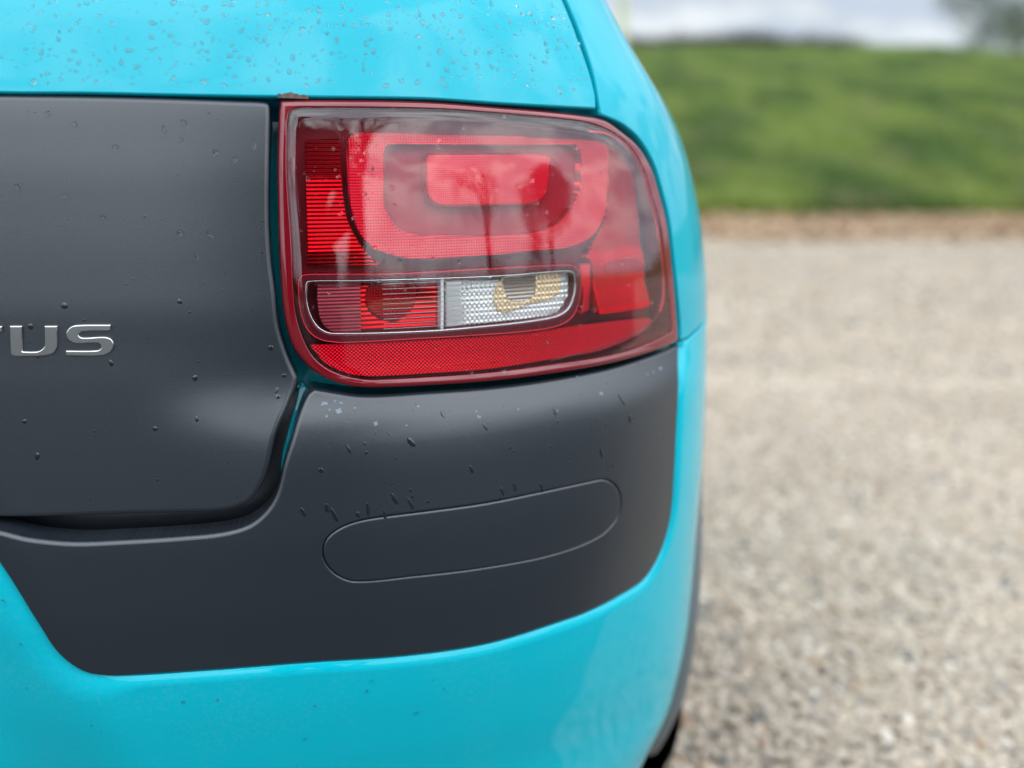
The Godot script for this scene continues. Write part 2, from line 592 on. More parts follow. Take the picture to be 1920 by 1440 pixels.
func make_land() -> void:
	var blotch := NoiseTexture2D.new()
	var bn := FastNoiseLite.new()
	bn.seed = 3
	bn.frequency = 0.012
	bn.fractal_octaves = 5
	blotch.width = 512
	blotch.height = 512
	blotch.seamless = true
	blotch.noise = bn
	var ramp := Gradient.new()
	ramp.offsets = PackedFloat32Array([0.0, 0.35, 0.55, 0.75, 1.0])
	ramp.colors = PackedColorArray([lin(0.05, 0.10, 0.034), lin(0.065, 0.12, 0.04), lin(0.08, 0.14, 0.045), lin(0.10, 0.16, 0.05), lin(0.13, 0.16, 0.07)])
	blotch.color_ramp = ramp
	M.field = mat(Color.WHITE, 0.95, {"albedo_texture": blotch, "uv1_triplanar": true, "uv1_world_triplanar": true, "uv1_scale": Vector3(0.11, 0.11, 0.11)})
	var pebbles := NoiseTexture2D.new()
	var pn := FastNoiseLite.new()
	pn.seed = 9
	pn.noise_type = FastNoiseLite.TYPE_CELLULAR
	pn.cellular_return_type = FastNoiseLite.RETURN_CELL_VALUE
	pn.frequency = 0.06
	pn.fractal_type = FastNoiseLite.FRACTAL_NONE
	pebbles.width = 1024
	pebbles.height = 1024
	pebbles.seamless = true
	pebbles.noise = pn
	var pr := Gradient.new()
	pr.offsets = PackedFloat32Array([0.0, 0.25, 0.5, 0.75, 1.0])
	pr.colors = PackedColorArray([lin(0.20, 0.18, 0.16), lin(0.37, 0.32, 0.255), lin(0.40, 0.35, 0.285), lin(0.33, 0.285, 0.23), lin(0.50, 0.45, 0.38)])
	pebbles.color_ramp = pr
	M.gravel = mat(Color.WHITE, 0.95, {"albedo_texture": pebbles, "uv1_triplanar": true, "uv1_world_triplanar": true, "uv1_scale": Vector3(0.85, 0.85, 0.85)})
	var base := PlaneMesh.new()
	base.size = Vector2(1800, 1800)
	var g := part("ground", base, M.field, self)
	g.position = Vector3(0, -0.03, 0)
	thing(g, "open green countryside all round the gravel yard", "ground", "", "structure")
	var yard := PlaneMesh.new()
	yard.size = Vector2(90, 13.5)
	var y := part("gravel_yard", yard, M.gravel, self)
	y.position = Vector3(0, 0.0, -6.85)
	thing(y, "pale beige gravel yard that the car stands on", "gravel", "", "structure")
	var lane := PlaneMesh.new()
	lane.size = Vector2(90, 9.0)
	M.lane = mat(lin(0.045, 0.044, 0.043), 0.8)  # unseen dark ground, added so that bumper and lamp mirror less brightness
	var ln := part("added_dark_lane", lane, M.lane, self)
	ln.position = Vector3(0, -0.004, 4.3)
	thing(ln, "unseen dark lane added behind the car to darken its reflections", "lane", "", "structure")
	var st := SurfaceTool.new()
	st.begin(Mesh.PRIMITIVE_TRIANGLES)
	st.set_smooth_group(0)
	var nx := 100
	var nz := 90
	for j in nz + 1:
		for i in nx + 1:
			var x := lerpf(-110.0, 150.0, float(i) / nx)
			var z := -13.6 - 126.0 * pow(float(j) / nz, 1.6)
			st.set_uv(Vector2(x, z) * 0.1)
			st.add_vertex(Vector3(x, field_height(x, z) + (0.008 if j else -0.02), z))
	for j in nz:
		for i in nx:
			var a := j * (nx + 1) + i
			for q in [a, a + nx + 1, a + 1, a + 1, a + nx + 1, a + nx + 2]:
				st.add_index(q)
	st.generate_normals()
	var hill := part("grass_hill", st.commit(), M.field, self)
	thing(hill, "green grassy hill rising from the bank behind the gravel yard", "hill", "", "structure")
	# rough grass on the bank and the near part of the hill
	var tuft := SurfaceTool.new()
	tuft.begin(Mesh.PRIMITIVE_TRIANGLES)
	for k in 9:
		var a := k * 2.4
		var foot := Vector3(cos(a), 0, sin(a)) * rng.randf_range(0.0, 0.07)
		var tip := foot + Vector3(cos(a + 0.6) * rng.randf_range(0.03, 0.12), rng.randf_range(0.10, 0.24), sin(a + 0.6) * rng.randf_range(0.03, 0.12))
		var side := Vector3(-sin(a), 0, cos(a)) * 0.009
		for q in [foot - side, foot + side, tip]:
			tuft.add_vertex(q)
	M.grass = mat(Color.WHITE, 0.7, {"vertex_color_use_as_albedo": true, "backlight_enabled": true, "backlight": Color(0.25, 0.35, 0.1)})
	var where := []
	var tint := []
	for k in 80000:
		var z := -13.7 - 50.0 * pow(rng.randf(), 1.9)
		var x := rng.randf_range(-1.5, 1.0) + rng.randf() * (-z) * 0.85
		if z > -15.5 and rng.randf() < smoothstep(-15.2, -13.7, z) * 0.75:
			continue
		var s := rng.randf_range(0.6, 1.5) * (1.0 + 0.9 * maxf(0.0, noise.get_noise_2d(x * 0.8, z * 0.8)))
		where.append(Transform3D(Basis(Vector3.UP, rng.randf() * TAU).scaled(Vector3(s, s, s)), Vector3(x, field_height(x, z) - 0.01, z)))
		var dry := smoothstep(0.15, 0.6, noise.get_noise_2d(x * 0.55 + 40.0, z * 0.9) + rng.randf_range(-0.2, 0.2))
		var c := Color(0.09, 0.16, 0.032).lerp(Color(0.24, 0.31, 0.065), clampf(0.45 + 2.2 * noise.get_noise_2d(x * 0.4, z * 0.11 + 90.0) + rng.randf_range(-0.3, 0.3), 0.0, 1.0)).lerp(Color(0.26, 0.215, 0.13), dry * 0.8)
		tint.append(c)
	var grass := scatter("bank_grass", tuft.commit(), M.grass, where, tint)
	thing(grass, "rough grass growing on the bank behind the yard", "grass", "", "stuff")
	# the strip of bare soil and dead leaves at the foot of the bank
	var leaf := SurfaceTool.new()
	leaf.begin(Mesh.PRIMITIVE_TRIANGLES)
	var rim := [Vector3(-0.05, 0, 0), Vector3(-0.02, 0.012, 0.025), Vector3(0.03, 0.004, 0.022), Vector3(0.055, 0.018, 0), Vector3(0.025, 0.006, -0.024), Vector3(-0.02, 0.014, -0.022)]
	for k in 6:
		for q in [Vector3(0, 0.004, 0), rim[k], rim[(k + 1) % 6]]:
			leaf.add_vertex(q)
	M.leaf = mat(Color.WHITE, 0.85, {"vertex_color_use_as_albedo": true})
	where = []
	tint = []
	for k in 24000:
		var z := -14.8 + 4.6 * pow(rng.randf(), 1.5)
		var x := rng.randf_range(-3.0, 15.0)
		var b := Basis.from_euler(Vector3(rng.randf_range(-0.6, 0.6), rng.randf() * TAU, rng.randf_range(-0.6, 0.6))).scaled(Vector3.ONE * rng.randf_range(0.6, 1.3))
		where.append(Transform3D(b, Vector3(x, field_height(x, z) + rng.randf_range(0.01, 0.05), z)))
		tint.append(Color(0.38, 0.23, 0.12).lerp(Color(0.52, 0.39, 0.27), rng.randf()))
	var litter := scatter("leaf_litter", leaf.commit(), M.leaf, where, tint)
	thing(litter, "brown dead leaves and soil along the foot of the grass bank", "leaves", "", "stuff")


func scatter(called: String, mesh: Mesh, m: Material, where: Array, tint := [], parent: Node = null) -> MultiMeshInstance3D:
	var mm := MultiMesh.new()
	mm.transform_format = MultiMesh.TRANSFORM_3D
	mm.use_colors = tint.size() > 0
	mm.mesh = mesh
	mm.instance_count = where.size()
	for i in where.size():
		mm.set_instance_transform(i, where[i])
		if tint.size():
			mm.set_instance_color(i, tint[i])
	var o := MultiMeshInstance3D.new()
	o.name = called
	o.multimesh = mm
	o.material_override = m
	(parent if parent else self).add_child(o, true)
	return o


func pts(a: Array) -> Array:
	var o := []
	for i in range(0, a.size(), 2):
		o.append(Vector2(a[i], a[i + 1]))
	return o


var LAMP_OUTLINE: Array = pts([-191.3, 1033.6, -188.6, 1035.1, -152.6, 1035.7, -66.7, 1035.3, 0.3, 1031.8, 61.5, 1028.6, 108.7, 1025.1, 127.4, 1021.9, 146, 1013.3, 171.1, 999, 189.2, 979.1, 201.6, 949.5, 210.7, 921.6, 215.2, 882.4, 218.9, 853.3, 225.8, 816.5, 226.6, 801, 226.6, 801, 163.4, 796.5, 113.5, 794, 31.2, 792.7, -18.1, 792.6, -74.6, 793.5, -115.3, 794.5, -135.3, 795.8, -154.9, 800.4, -169.1, 807.8, -179.4, 816.9, -189.4, 832.3, -195.1, 854.6, -196.9, 879.9, -197.4, 918.3, -196, 977, -193.9, 1008.5])
var LENS_OUTLINE: Array = pts([-184.8, 1023.4, -179.8, 1028.5, -158.7, 1029.5, -67.3, 1029.5, -0.4, 1026.8, 60.5, 1023, 101.9, 1019.2, 134.1, 1010.3, 158.6, 995.5, 174.7, 974.8, 186, 945.9, 195.7, 920.2, 200.8, 882, 206, 847.9, 212.6, 813.3, 212.6, 813.3, 161.8, 805.4, 114.9, 801.9, 45.5, 801.1, -16.9, 800.2, -73.8, 800.8, -114.7, 801.4, -129.9, 802.2, -148.3, 806.7, -164.1, 814.8, -175.2, 826.9, -183.6, 848.1, -187, 870.1, -187.1, 918.1, -188.2, 974.4, -187, 1004.3])
var LEFT_BLOCK: Array = pts([-171.6, 1003.4, -171.6, 1003.4, -141.2, 1005, -141.2, 1005, -142, 986.9, -141.8, 962, -138.8, 937.9, -130.7, 920.2, -122.2, 908.4, -111.7, 899, -111.7, 899, -113.9, 897.1, -113.9, 897.1, -174.3, 898.7, -174.3, 898.7, -173.8, 926, -173.3, 962.3])
var RING_OUTER: Array = pts([-135.9, 1003.5, -130.6, 1008.7, -113.5, 1009.2, -75.6, 1008.9, -15, 1008.2, 21.8, 1006.9, 105.6, 1004.4, 126.2, 1003.4, 134.4, 997.5, 128.4, 952.5, 123.9, 936.2, 111.5, 919.5, 96.2, 910.7, 70.6, 905.2, 17.3, 903.5, -31, 902.3, -61.2, 901.2, -83.1, 902, -99.6, 905.3, -118.6, 913, -131, 927.9, -136.7, 949.5, -138, 971.6])
var RING_INNER: Array = pts([-103.6, 994.7, -99.6, 998.7, -76.2, 999.1, -26.2, 998.6, 20.9, 998.1, 88.1, 998.6, 95.6, 993.7, 94.2, 969.5, 89.6, 953.6, 76.1, 937, 54.8, 925.3, 16.5, 920.6, -30.2, 921.8, -70.1, 923.5, -92.4, 928.2, -102.2, 939.2, -106.3, 951.8, -105.2, 973.5])
var CORE: Array = pts([-67.9, 988.4, -64.3, 992, -27.1, 992.3, 15.8, 991.7, 51.9, 991.1, 58.3, 987.7, 57.3, 977.3, 55.2, 964, 50.3, 953.7, 38.1, 946.9, 7.5, 946.3, -29.6, 946.4, -56.7, 946.9, -64.9, 951.6, -69.3, 961.1, -69.1, 975.5])
var RIGHT_BLOCK: Array = pts([143.6, 1002, 163.4, 995, 173.2, 982.3, 179.5, 967.9, 181.3, 934, 182.1, 900.2, 174.4, 868.6, 171.5, 844.5, 171.5, 844.5, 135.5, 843.2, 100.7, 842.9, 100.7, 842.9, 101.3, 867.2, 102.9, 888.6, 101.2, 897.2, 101.2, 897.2, 117.5, 914.7, 132.3, 936, 137.9, 968.8])
var SIDE_MESH_BLOCK: Array = pts([87.6, 889.6, 87.6, 889.6, 100.9, 890.2, 100.9, 890.2, 99.9, 867.3, 97.9, 846.2, 97.9, 846.2, 88, 843, 88, 843, 90.5, 858])
var BAR_OUTER: Array = pts([-182.7, 887.6, -179.8, 892.5, -164.8, 893.2, -101.1, 891.6, -33.7, 892.3, 62.6, 891.5, 76.1, 889, 82.7, 880.4, 81.5, 862.2, 75.3, 846.2, 61.9, 837.5, 35.9, 834.1, -34.9, 834.3, -84.1, 834.7, -140.1, 834.6, -153.2, 835.1, -167.9, 838.8, -177.1, 847.2, -182.3, 863.3])
var BAR_WINDOW: Array = pts([-176.6, 884.8, -174.8, 887.4, -138.2, 887, -59.7, 886.1, -33.9, 885.8, -0.2, 885.5, 59.3, 886.1, 72.8, 885, 76.4, 881.3, 75.9, 865.8, 69.6, 852.2, 58.6, 845.6, 35.7, 842.8, -34.9, 841, -60.8, 840.6, -107.6, 841.1, -148.9, 842.2, -160.6, 843.6, -170.1, 850.8, -176.3, 866.5])
var BAR_RED: Array = pts([-167.2, 884.9, -167.2, 884.9, -58.5, 882.8, -58.5, 882.8, -59, 839.8, -59, 839.8, -105.3, 840.2, -147.8, 841.2, -157.9, 843.3, -164.9, 851.5, -167.5, 866.7])
var BAR_WHITE: Array = pts([-53.5, 883.1, -53.5, 883.1, 5.7, 882.2, 66.4, 882.7, 79.2, 881.4, 82.3, 877.7, 81.2, 864.3, 75.3, 851.7, 65.8, 845.4, 43.1, 842.7, -30.1, 840.8, -53.9, 840.2, -53.9, 840.2])
var BAR_DIVIDER: Array = pts([-59.8, 885.3, -59.8, 885.3, -57.1, 885.2, -57.1, 885.2, -58.1, 841.1, -58.1, 841.1, -60.9, 841.1, -60.9, 841.1])
var REFLECTOR: Array = pts([-176.5, 833.7, -176.5, 833.7, -151, 833.5, -74, 833.2, -13.3, 832.6, 50, 832.5, 63.4, 833.1, 119.3, 833.6, 168.7, 831.5, 184.6, 829.7, 184.6, 829.7, 182.2, 821.9, 154.5, 814, 105.9, 806, 49.8, 804.3, -14, 801.9, -74.9, 802.5, -113.6, 802.9, -134, 804.3, -149, 808.3, -163.7, 816.9, -172.9, 828.5])
var BEZEL_LINE: Array = pts([-176.9, 1012.9, -174, 1018.9, -158.9, 1020.7, -66.5, 1020.4, 1.2, 1017.3, 62.7, 1012.3, 101.8, 1008.7, 137.3, 999.5, 167.6, 983.4, 186.7, 959.1, 197.8, 922.4, 201.3, 880, 200.6, 848, 194.3, 832.5, 177.3, 822.6, 156.6, 817.5, 104.9, 808.9, 49, 803.3])
var LIGHT_GUIDE: Array = pts([102.3, 1011.5, 128.2, 1008.8, 157.7, 995.5, 173.9, 975.8, 185.3, 947.9, 193.5, 917.6, 199.8, 882, 199, 851.2, 193.6, 835.6])
var TAILGATE_TRIM: Array = pts([-640, 1042.5, -640, 1042.5, -412.4, 1038.2, -349.8, 1037.6, -287, 1036.4, -227.7, 1034.6, -205.1, 1033.7, -200.8, 1032.2, -199.7, 1028, -201.1, 1001.3, -204.2, 944.4, -204.3, 909.7, -202.2, 880, -200.5, 850.7, -194.3, 825.4, -187.1, 807.2, -187.1, 807.2, -188.3, 800.6, -196.1, 784.1, -206.4, 762.7, -214.1, 734.1, -220.4, 718.3, -231, 703.4, -250.1, 695.7, -288.5, 693.5, -345.1, 692.9, -430.4, 692.3, -640, 696, -640, 696])
var TAILGATE_UPPER: Array = pts([-640, 1046, -640, 1046, -412.5, 1038.8, -349.8, 1038.6, -287, 1037.6, -244.7, 1037, -191.1, 1036.5, -66.6, 1036.4, 0.5, 1033.6, 62.1, 1031.9, 115.3, 1031, 115.3, 1031, 118.6, 1043.7, 118.4, 1068.1, 114.6, 1100, 110, 1132.1, 108, 1147, 101, 1162, 101, 1162, -300, 1166, -640, 1168, -640, 1168])
var TRIM: Array = pts([-458, 690, -458, 690, -431.1, 684.7, -410.2, 679.2, -375.1, 674.8, -332.3, 675.2, -289.6, 676.5, -253.7, 678.8, -232, 684.6, -217.1, 696.5, -207.8, 712, -200.6, 737.9, -194.8, 754.7, -186.8, 778.2, -179, 792.5, -173.5, 796.1, -173.5, 796.1, -155.9, 792.6, -135.9, 789, -116, 787.9, -75.5, 787.7, -19.4, 786.7, 29.7, 786.9, 111.5, 788.9, 162, 791.9, 234.7, 796.5, 234.7, 796.5, 223.1, 769.4, 216.4, 729, 213.4, 669.6, 212.1, 618.6, 200, 585, 173.6, 559.5, 131.8, 551, 84.1, 545.4, 49.8, 544.2, -26.4, 540.2, -110.2, 543, -188.3, 547.5, -269.9, 547.5, -345.1, 546, -359.8, 546.4, -377.3, 550.1, -391, 559.4, -402.4, 574, -412.4, 597.9, -435, 649.7])
var OVAL: Array = pts([-154, 677.8, -133.3, 682.2, -84.6, 683.9, -30.2, 684.4, 26.4, 686.1, 82.1, 686.1, 100, 684.2, 115.5, 672.8, 121.6, 656.9, 116.4, 639.4, 96.2, 627.5, 43.8, 621.5, -29.6, 622.2, -94.4, 624.1, -145, 625.3, -159.9, 632, -170, 644.7, -172.3, 658.4, -167.6, 669.3])
var BODY_FRAME: Array = pts([-183.4, 795.7, -178.5, 789.3, -183.4, 778.4, -191.4, 757.4, -197.4, 736.7, -201.9, 720.1, -204.8, 716.9, -204.1, 732.3, -198.5, 753.2, -191, 776.2])
var QUARTER_EDGE: Array = pts([115.9, 1132.6, 120.6, 1102.8, 123.4, 1065.9, 120.6, 1036.4, 120, 1026.2, 120, 1026.2, 129.4, 1023.9, 150.4, 1017.8, 175.3, 1004, 195.1, 981.6, 207.7, 950.8, 215.7, 924.3, 220.4, 884.1, 224, 853, 231.7, 815.7, 231.9, 800.7, 231.9, 800.7, 250.8, 801.8, 265.5, 804.2])
var LETTER_U: Array = pts([-414.61, 855.93, -414.61, 855.93, -404.9, 855.85, -404.9, 855.85, -406.68, 834.61, -406.68, 834.61, -398.85, 834.31, -393.69, 834.92, -389.1, 838.3, -388.19, 843.08, -387.09, 855.68, -387.09, 855.68, -377.06, 855.57, -377.06, 855.57, -378.58, 839.64, -380.06, 835.43, -383.63, 832.35, -392.17, 830.75, -403.5, 830.66, -412.68, 830.75, -415.88, 832.25, -416.02, 836.7])
var LETTER_S: Array = pts([-334.75, 856, -334.75, 856, -335.11, 851.46, -335.11, 851.46, -355.92, 851.18, -360.3, 849.38, -360.5, 847.18, -357.48, 845.58, -340.52, 846, -335.2, 843.92, -333.58, 838.99, -336.65, 833.46, -343.89, 830.44, -372.66, 830.78, -372.66, 830.78, -372.26, 834.88, -372.26, 834.88, -347.87, 834.76, -344.34, 836.27, -344.04, 839.61, -346.43, 841.38, -364.2, 841.59, -369.24, 844.19, -370.48, 849.51, -366.69, 854.49, -360.35, 856.08])
var LETTER_T: Array = pts([-462.22, 856.01, -462.22, 856.01, -420.76, 855.72, -420.76, 855.72, -421.26, 850.9, -421.26, 850.9, -436.92, 851.02, -436.92, 851.02, -439.22, 831.12, -439.22, 831.12, -449.44, 831.21, -449.44, 831.21, -447.09, 851.09, -447.09, 851.09, -462.76, 851.2, -462.76, 851.2])
var BAR_END: Array = pts([-167.3, 885.1, -167.3, 885.1, -129.7, 884.6, -129.7, 884.6, -130.8, 841.3, -130.8, 841.3, -148, 841.8, -158, 843.6, -165, 851.8, -167.6, 867])
var BULB_WELL: Array = pts([-125.5, 873.8, -123.4, 880.1, -116.7, 882.6, -86.2, 882.4, -81, 879.4, -81.9, 868.3, -89, 857.4, -99.8, 850.4, -117.2, 855, -124.5, 863.6])
var MARKER_WELL: Array = pts([119.7, 885.9, 130.2, 891.2, 166.7, 890.8, 175.1, 886, 172.1, 868.5, 161.7, 864.1, 136.5, 867.3, 123.5, 875.5])
var AMBER: Array = pts([-6, 864.2, -4.1, 873.7, 4.5, 883.3, 35.7, 883.7, 65.3, 883.6, 66.8, 874.1, 65.3, 865.3, 52.9, 859.2, 29.2, 856, 12.1, 851.4, 1, 851.2, -4.5, 855.5])
var AMBER_HOLE: Array = pts([4, 879.4, 7.5, 882.8, 36, 883.1, 37.5, 876, 36, 866.3, 29.5, 860.9, 15.2, 860.4, 6.9, 865.3])
var SCUFFS: Array = pts([-166.5, 784, -161.9, 779.2, -157, 785.6, -154, 777.9, -164.9, 774.4, -151.7, 784, -124.1, 765.6, -98.4, 762.8, -35.3, 768.5, -33.5, 763.8, 5.1, 766.1, 44.9, 760.3, 97.9, 769.2, 165.9, 777, 176.6, 777.5, 188.4, 778.8, -140.4, 779.3, -86.1, 777])
var BEADS: Array = pts([-375.8, 1023.2, -354.4, 1015.4, -323.4, 997.1, -284.4, 1011.3, -271.7, 1003.8, -269, 1016.8, -248.2, 1021.9, -244.7, 992.8, -229.3, 987.3, -213.5, 998.3, -335.9, 942.1, -364.5, 959.1, -401.6, 965.9, -252.5, 928.2, -275.7, 929.3, -263.6, 910.3, -207.9, 833.2, -198.1, 809.1, -204.8, 797, -204.1, 791.9, -399.1, 855, -337.3, 823.9, -279.1, 874, -270.8, 809.8, -270.9, 775.5, -305.5, 767.6, -410.8, 775.6, -403.2, 745.7, -370.7, 871.8, -250.8, 927.3])
var RUNS: Array = pts([-95.3, 748, -42.7, 718, -148, 746.2, -171.5, 729.3, -119.6, 683.7, -1.5, 695.7, 26.4, 690.6, -110.9, 698.4, -97.3, 692.6, -168, 695.4, -162, 688.6, 94.9, 711.7, -187.8, 693.5, 122.9, 759.1, 110.3, 696.4, 133.3, 739.1, -13.6, 693, 0.2, 658.4, 18.3, 641.7, -48.6, 643.2, -133.8, 691.4, -142.5, 687.4, 42, 760.7, -28.4, 755, -65.8, 769.9])


func tailgate_scoop(s: float, y: float) -> float:   # the ledge under the lamps dies out towards the middle of the tailgate
	var flat := lerpf(2.3, 7.0, clampf((860.0 - y) / 240.0, 0.0, 1.0))
	return (flat - at(lean, y - Y0)) * (1.0 - smoothstep(-335.0, -140.0, s)) * smoothstep(890.0, 800.0, y)


func arch(a0: float, a1: float, r := 345.0) -> Array:
	var o := []
	for k in 13:
		var a := deg_to_rad(lerpf(a0, a1, k / 12.0))
		o.append(Vector2(790.0 - r * cos(a), 325.0 + r * sin(a)))
	return o


func make_car() -> void:
	car = Node3D.new()
	car.name = "parked_car"
	car.position = Vector3.ZERO
	add_child(car)
	thing(car, "turquoise hatchback with dark grey trim, seen close at its right rear corner", "car")
	# inner shell behind the gaps
	panel("inner_shell", curve(pts([-640, 786, -640, 786, -640, 1160, -640, 1160, 96, 1160, 96, 1160, 160, 1080, 260, 960, 300, 786, 300, 786]), 20.0), M.paint, car, {"h": -52.0, "step": 24.0, "skirt": 0.0, "feat": plate_recess})
	panel("gap_shade_panel", curve(pts([-640, 262, -640, 262, 330, 262, 330, 262, 330, 600, 300, 796, 300, 796, -640, 796, -640, 796]), 20.0), M.trim, car, {"h": -55.0, "step": 24.0, "skirt": 0.0, "feat": plate_recess})  # added dark panel; its colour stands for the shade in the lower gap
	var sill := panel("body_frame", curve(BODY_FRAME, 4.0), M.paint, car, {"h": -36.0, "step": 10.0, "skirt": 4.0})
	sill.set_meta("label", "painted body edge seen down the gap beside the bumper")
	# tailgate
	panel("tailgate", curve(TAILGATE_UPPER, 6.0), M.paint, car, {"h": 0.0, "rl": 3.0, "rh": 5.0, "step": 13.0, "skirt": 14.0})
	var trim := panel("tailgate_trim", curve(TAILGATE_TRIM, 4.0), M.trim, car, {"h": 0.0, "rl": 4.5, "rh": 4.0, "rings": 5, "step": 8.0, "skirt": 26.0, "feat": func(s: float, y: float) -> float: return tailgate_scoop(s, y) + plate_recess(s, y)})
	for l in [LETTER_T, LETTER_U, LETTER_S]:
		panel("badge_letter", curve(l, 0.8), M.chrome, trim, {"h": 2.6, "rl": 0.9, "rh": 0.9, "rings": 4, "step": 2.0, "skirt": 2.2})
	# bumper
	var trim_line := curve(TRIM, 4.0)
	var around := []
	for q in Geometry2D.offset_polygon(turned(trim_line.duplicate(), true), 0.35, Geometry2D.JOIN_ROUND):
		around.append(q)
	var gap: PackedVector2Array = turned(around[0], true)
	var left := 0
	var right := 0
	for i in gap.size():
		if gap[i].distance_to(Vector2(-460, 691)) < gap[left].distance_to(Vector2(-460, 691)):
			left = i
		if gap[i].distance_to(Vector2(232, 801)) < gap[right].distance_to(Vector2(232, 801)):
			right = i
	var bumper_line := PackedVector2Array()
	var seam := pts([236, 798.6, 250.9, 800.0, 265.5, 802.4, 310, 806.5, 360, 810.0, 440, 811, 469, 808])
	var lower := curve(seam, 8.0, false)
	lower.append_array(curve(pts([469, 808, 520, 740, 560, 660]) + arch(50, 0).slice(0, 1), 12.0, false).slice(1))
	lower.append_array(curve(arch(50, -10), 12.0, false).slice(1))
	lower.append_array(curve(pts([445, 262, 200, 258, -100, 258, -641.2, 258, -641.2, 258, -641.2, 688, -641.2, 688, -470, 692]), 14.0, false))
	bumper_line = lower
	var i := left
	while true:   # along the trim from its far end to its top right corner
		var p := gap[i]
		if p.x > -640.0 and bumper_line[-1].distance_to(p) > 1.5:
			bumper_line.append(p)
		if i == right:
			break
		i = (i + 1) % gap.size()
	var near_trim := func(p: Vector2) -> Vector2:
		var d := 1e9
		for q in trim_line:
			d = minf(d, p.distance_squared_to(q))
		d = sqrt(d)
		var k := smoothstep(16.0, 3.5, d)
		var wide := smoothstep(-325.0, -395.0, p.x)
		return Vector2(lerpf(2.0, lerpf(10.0, 34.0, wide), k), lerpf(2.0, lerpf(6.0, 12.0, wide), k))
	panel("bumper", bumper_line, M.paint_lightened, car, {"h": 0.0, "edge": near_trim, "rings": 6, "step": 12.0, "skirt": 10.0, "feat": plate_recess})
	var cover_line := curve(OVAL, 3.0)
	var cover_hole: PackedVector2Array = Geometry2D.offset_polygon(turned(cover_line.duplicate(), true), 0.5, Geometry2D.JOIN_ROUND)[0]
	var lip := func(p: Vector2) -> Vector2: return Vector2(3.5, 3.0).lerp(Vector2(3.8, 3.6), smoothstep(-200.0, -240.0, p.x) * smoothstep(620.0, 655.0, p.y))
	var bt := panel("bumper_trim", trim_line, M.trim, car, {"h": -4.0, "edge": lip, "rings": 5, "step": 7.0, "skirt": 28.0, "holes": [curve(Array(cover_hole), 3.0)], "hole_rl": 2.0, "hole_rh": 1.8, "feat": plate_recess})
	panel("tow_cover", cover_line, M.trim, bt, {"h": -3.6, "rl": 2.0, "rh": 1.8, "step": 8.0, "skirt": 5.0})
	for k in SCUFFS.size():   # pale scrapes on the ledge under the lamp
		var c: Vector2 = SCUFFS[k]
		var r := 1.1 if k % 3 else 2.0
		var shape := []
		for j in 11:
			var a := TAU * j / 11.0
			shape.append(c + Vector2(cos(a) * 1.5, sin(a)) * r * rng.randf_range(0.25, 1.2))
		panel("scuff", curve(shape, 0.6), M.scuff, bt, {"h": -3.9, "rl": 0.1, "rh": 0.05, "rings": 1, "step": 1.2, "skirt": 0.0, "feat": plate_recess})
	# side of the car
	var q_line := []
	q_line.append_array(QUARTER_EDGE)
	q_line.append_array(pts([310, 808.5, 360, 812, 440, 813, 471, 810, 471, 810, 522, 742, 562, 662]))
	q_line.append_array(arch(51, 170))
	q_line.append_array(pts([1140, 300, 1140, 300, 1900, 300, 1900, 300, 1900, 1166, 1900, 1166, 104, 1168, 104, 1168, 112, 1150]))
	panel("quarter_panel", curve(q_line, 6.0), M.paint, car, {"h": 0.0, "rl": 2.5, "rh": 3.5, "step": 17.0, "skirt": 12.0})
	var flare := arch(58, -12, 335.0) + [Vector2(430, 255)]
	var ring := arch(-12, 192, 420.0) + arch(192, -12, 335.0)
	ring.insert(13, ring[12])
	ring.insert(13, ring[12])
	panel("wheel_arch_cladding", curve(ring, 12.0), M.cladding, car, {"h": 13.0, "rl": 5.0, "rh": 6.0, "step": 14.0, "skirt": 40.0, "feat": func(_s: float, y: float) -> float: return 8.0 * smoothstep(430.0, 250.0, y)})
	panel("rear_window", curve(pts([-640, 1174, -640, 1174, 92, 1174, 100, 1184, 66, 1285, 52, 1294, -640, 1294, -640, 1294]), 12.0), M.window, car, {"h": -4.0, "step": 26.0})
	panel("pillar", curve(pts([106, 1174, 106, 1174, 300, 1174, 300, 1174, 330, 1294, 330, 1294, 70, 1294, 70, 1294]), 12.0), M.paint, car, {"h": 0.0, "step": 22.0})
	panel("side_window", curve(pts([312, 1174, 312, 1174, 1895, 1174, 1895, 1174, 1895, 1294, 1895, 1294, 342, 1294, 342, 1294]), 16.0), M.window, car, {"h": -4.0, "step": 40.0})
	var lining := panel("wheel_well", curve(pts([380, 250, 380, 250, 380, 760, 380, 760, 1200, 760, 1200, 760, 1200, 250, 1200, 250]), 30.0), M.liner, car, {"h": -230.0, "step": 60.0, "skirt": 0.0})
	lining.set_meta("label", "dark inside of the wheel arch")
	# wheels
	for side in [0.0, -1.5]:
		var wheel := Node3D.new()
		wheel.name = "wheel"
		wheel.position = Vector3(0.135 + side, 0.318, -0.745)
		wheel.rotation.z = PI / 2
		car.add_child(wheel, true)
		part("tyre", lathe([[0.205, -0.085], [0.235, -0.1], [0.285, -0.103], [0.308, -0.088], [0.318, -0.05], [0.318, 0.05], [0.308, 0.088], [0.285, 0.103], [0.235, 0.1], [0.205, 0.085]], 48), M.rubber, wheel)
		var rim := part("rim", lathe([[0.0, -0.03], [0.05, -0.06], [0.07, -0.05], [0.10, -0.02], [0.185, -0.03], [0.2, -0.09], [0.214, -0.09], [0.206, 0.085], [0.0, 0.085]], 48), M.alloy, wheel)
		for k in 5:
			var a := TAU * k / 5
			var d := Vector3(cos(a), 0, sin(a))
			part("spoke", tube_mesh([d * 0.04 + Vector3(0, -0.05, 0), d * 0.12 + Vector3(0, -0.062, 0), d * 0.2 + Vector3(0, -0.075, 0)], [0.028, 0.022, 0.026], 8), M.alloy, rim)


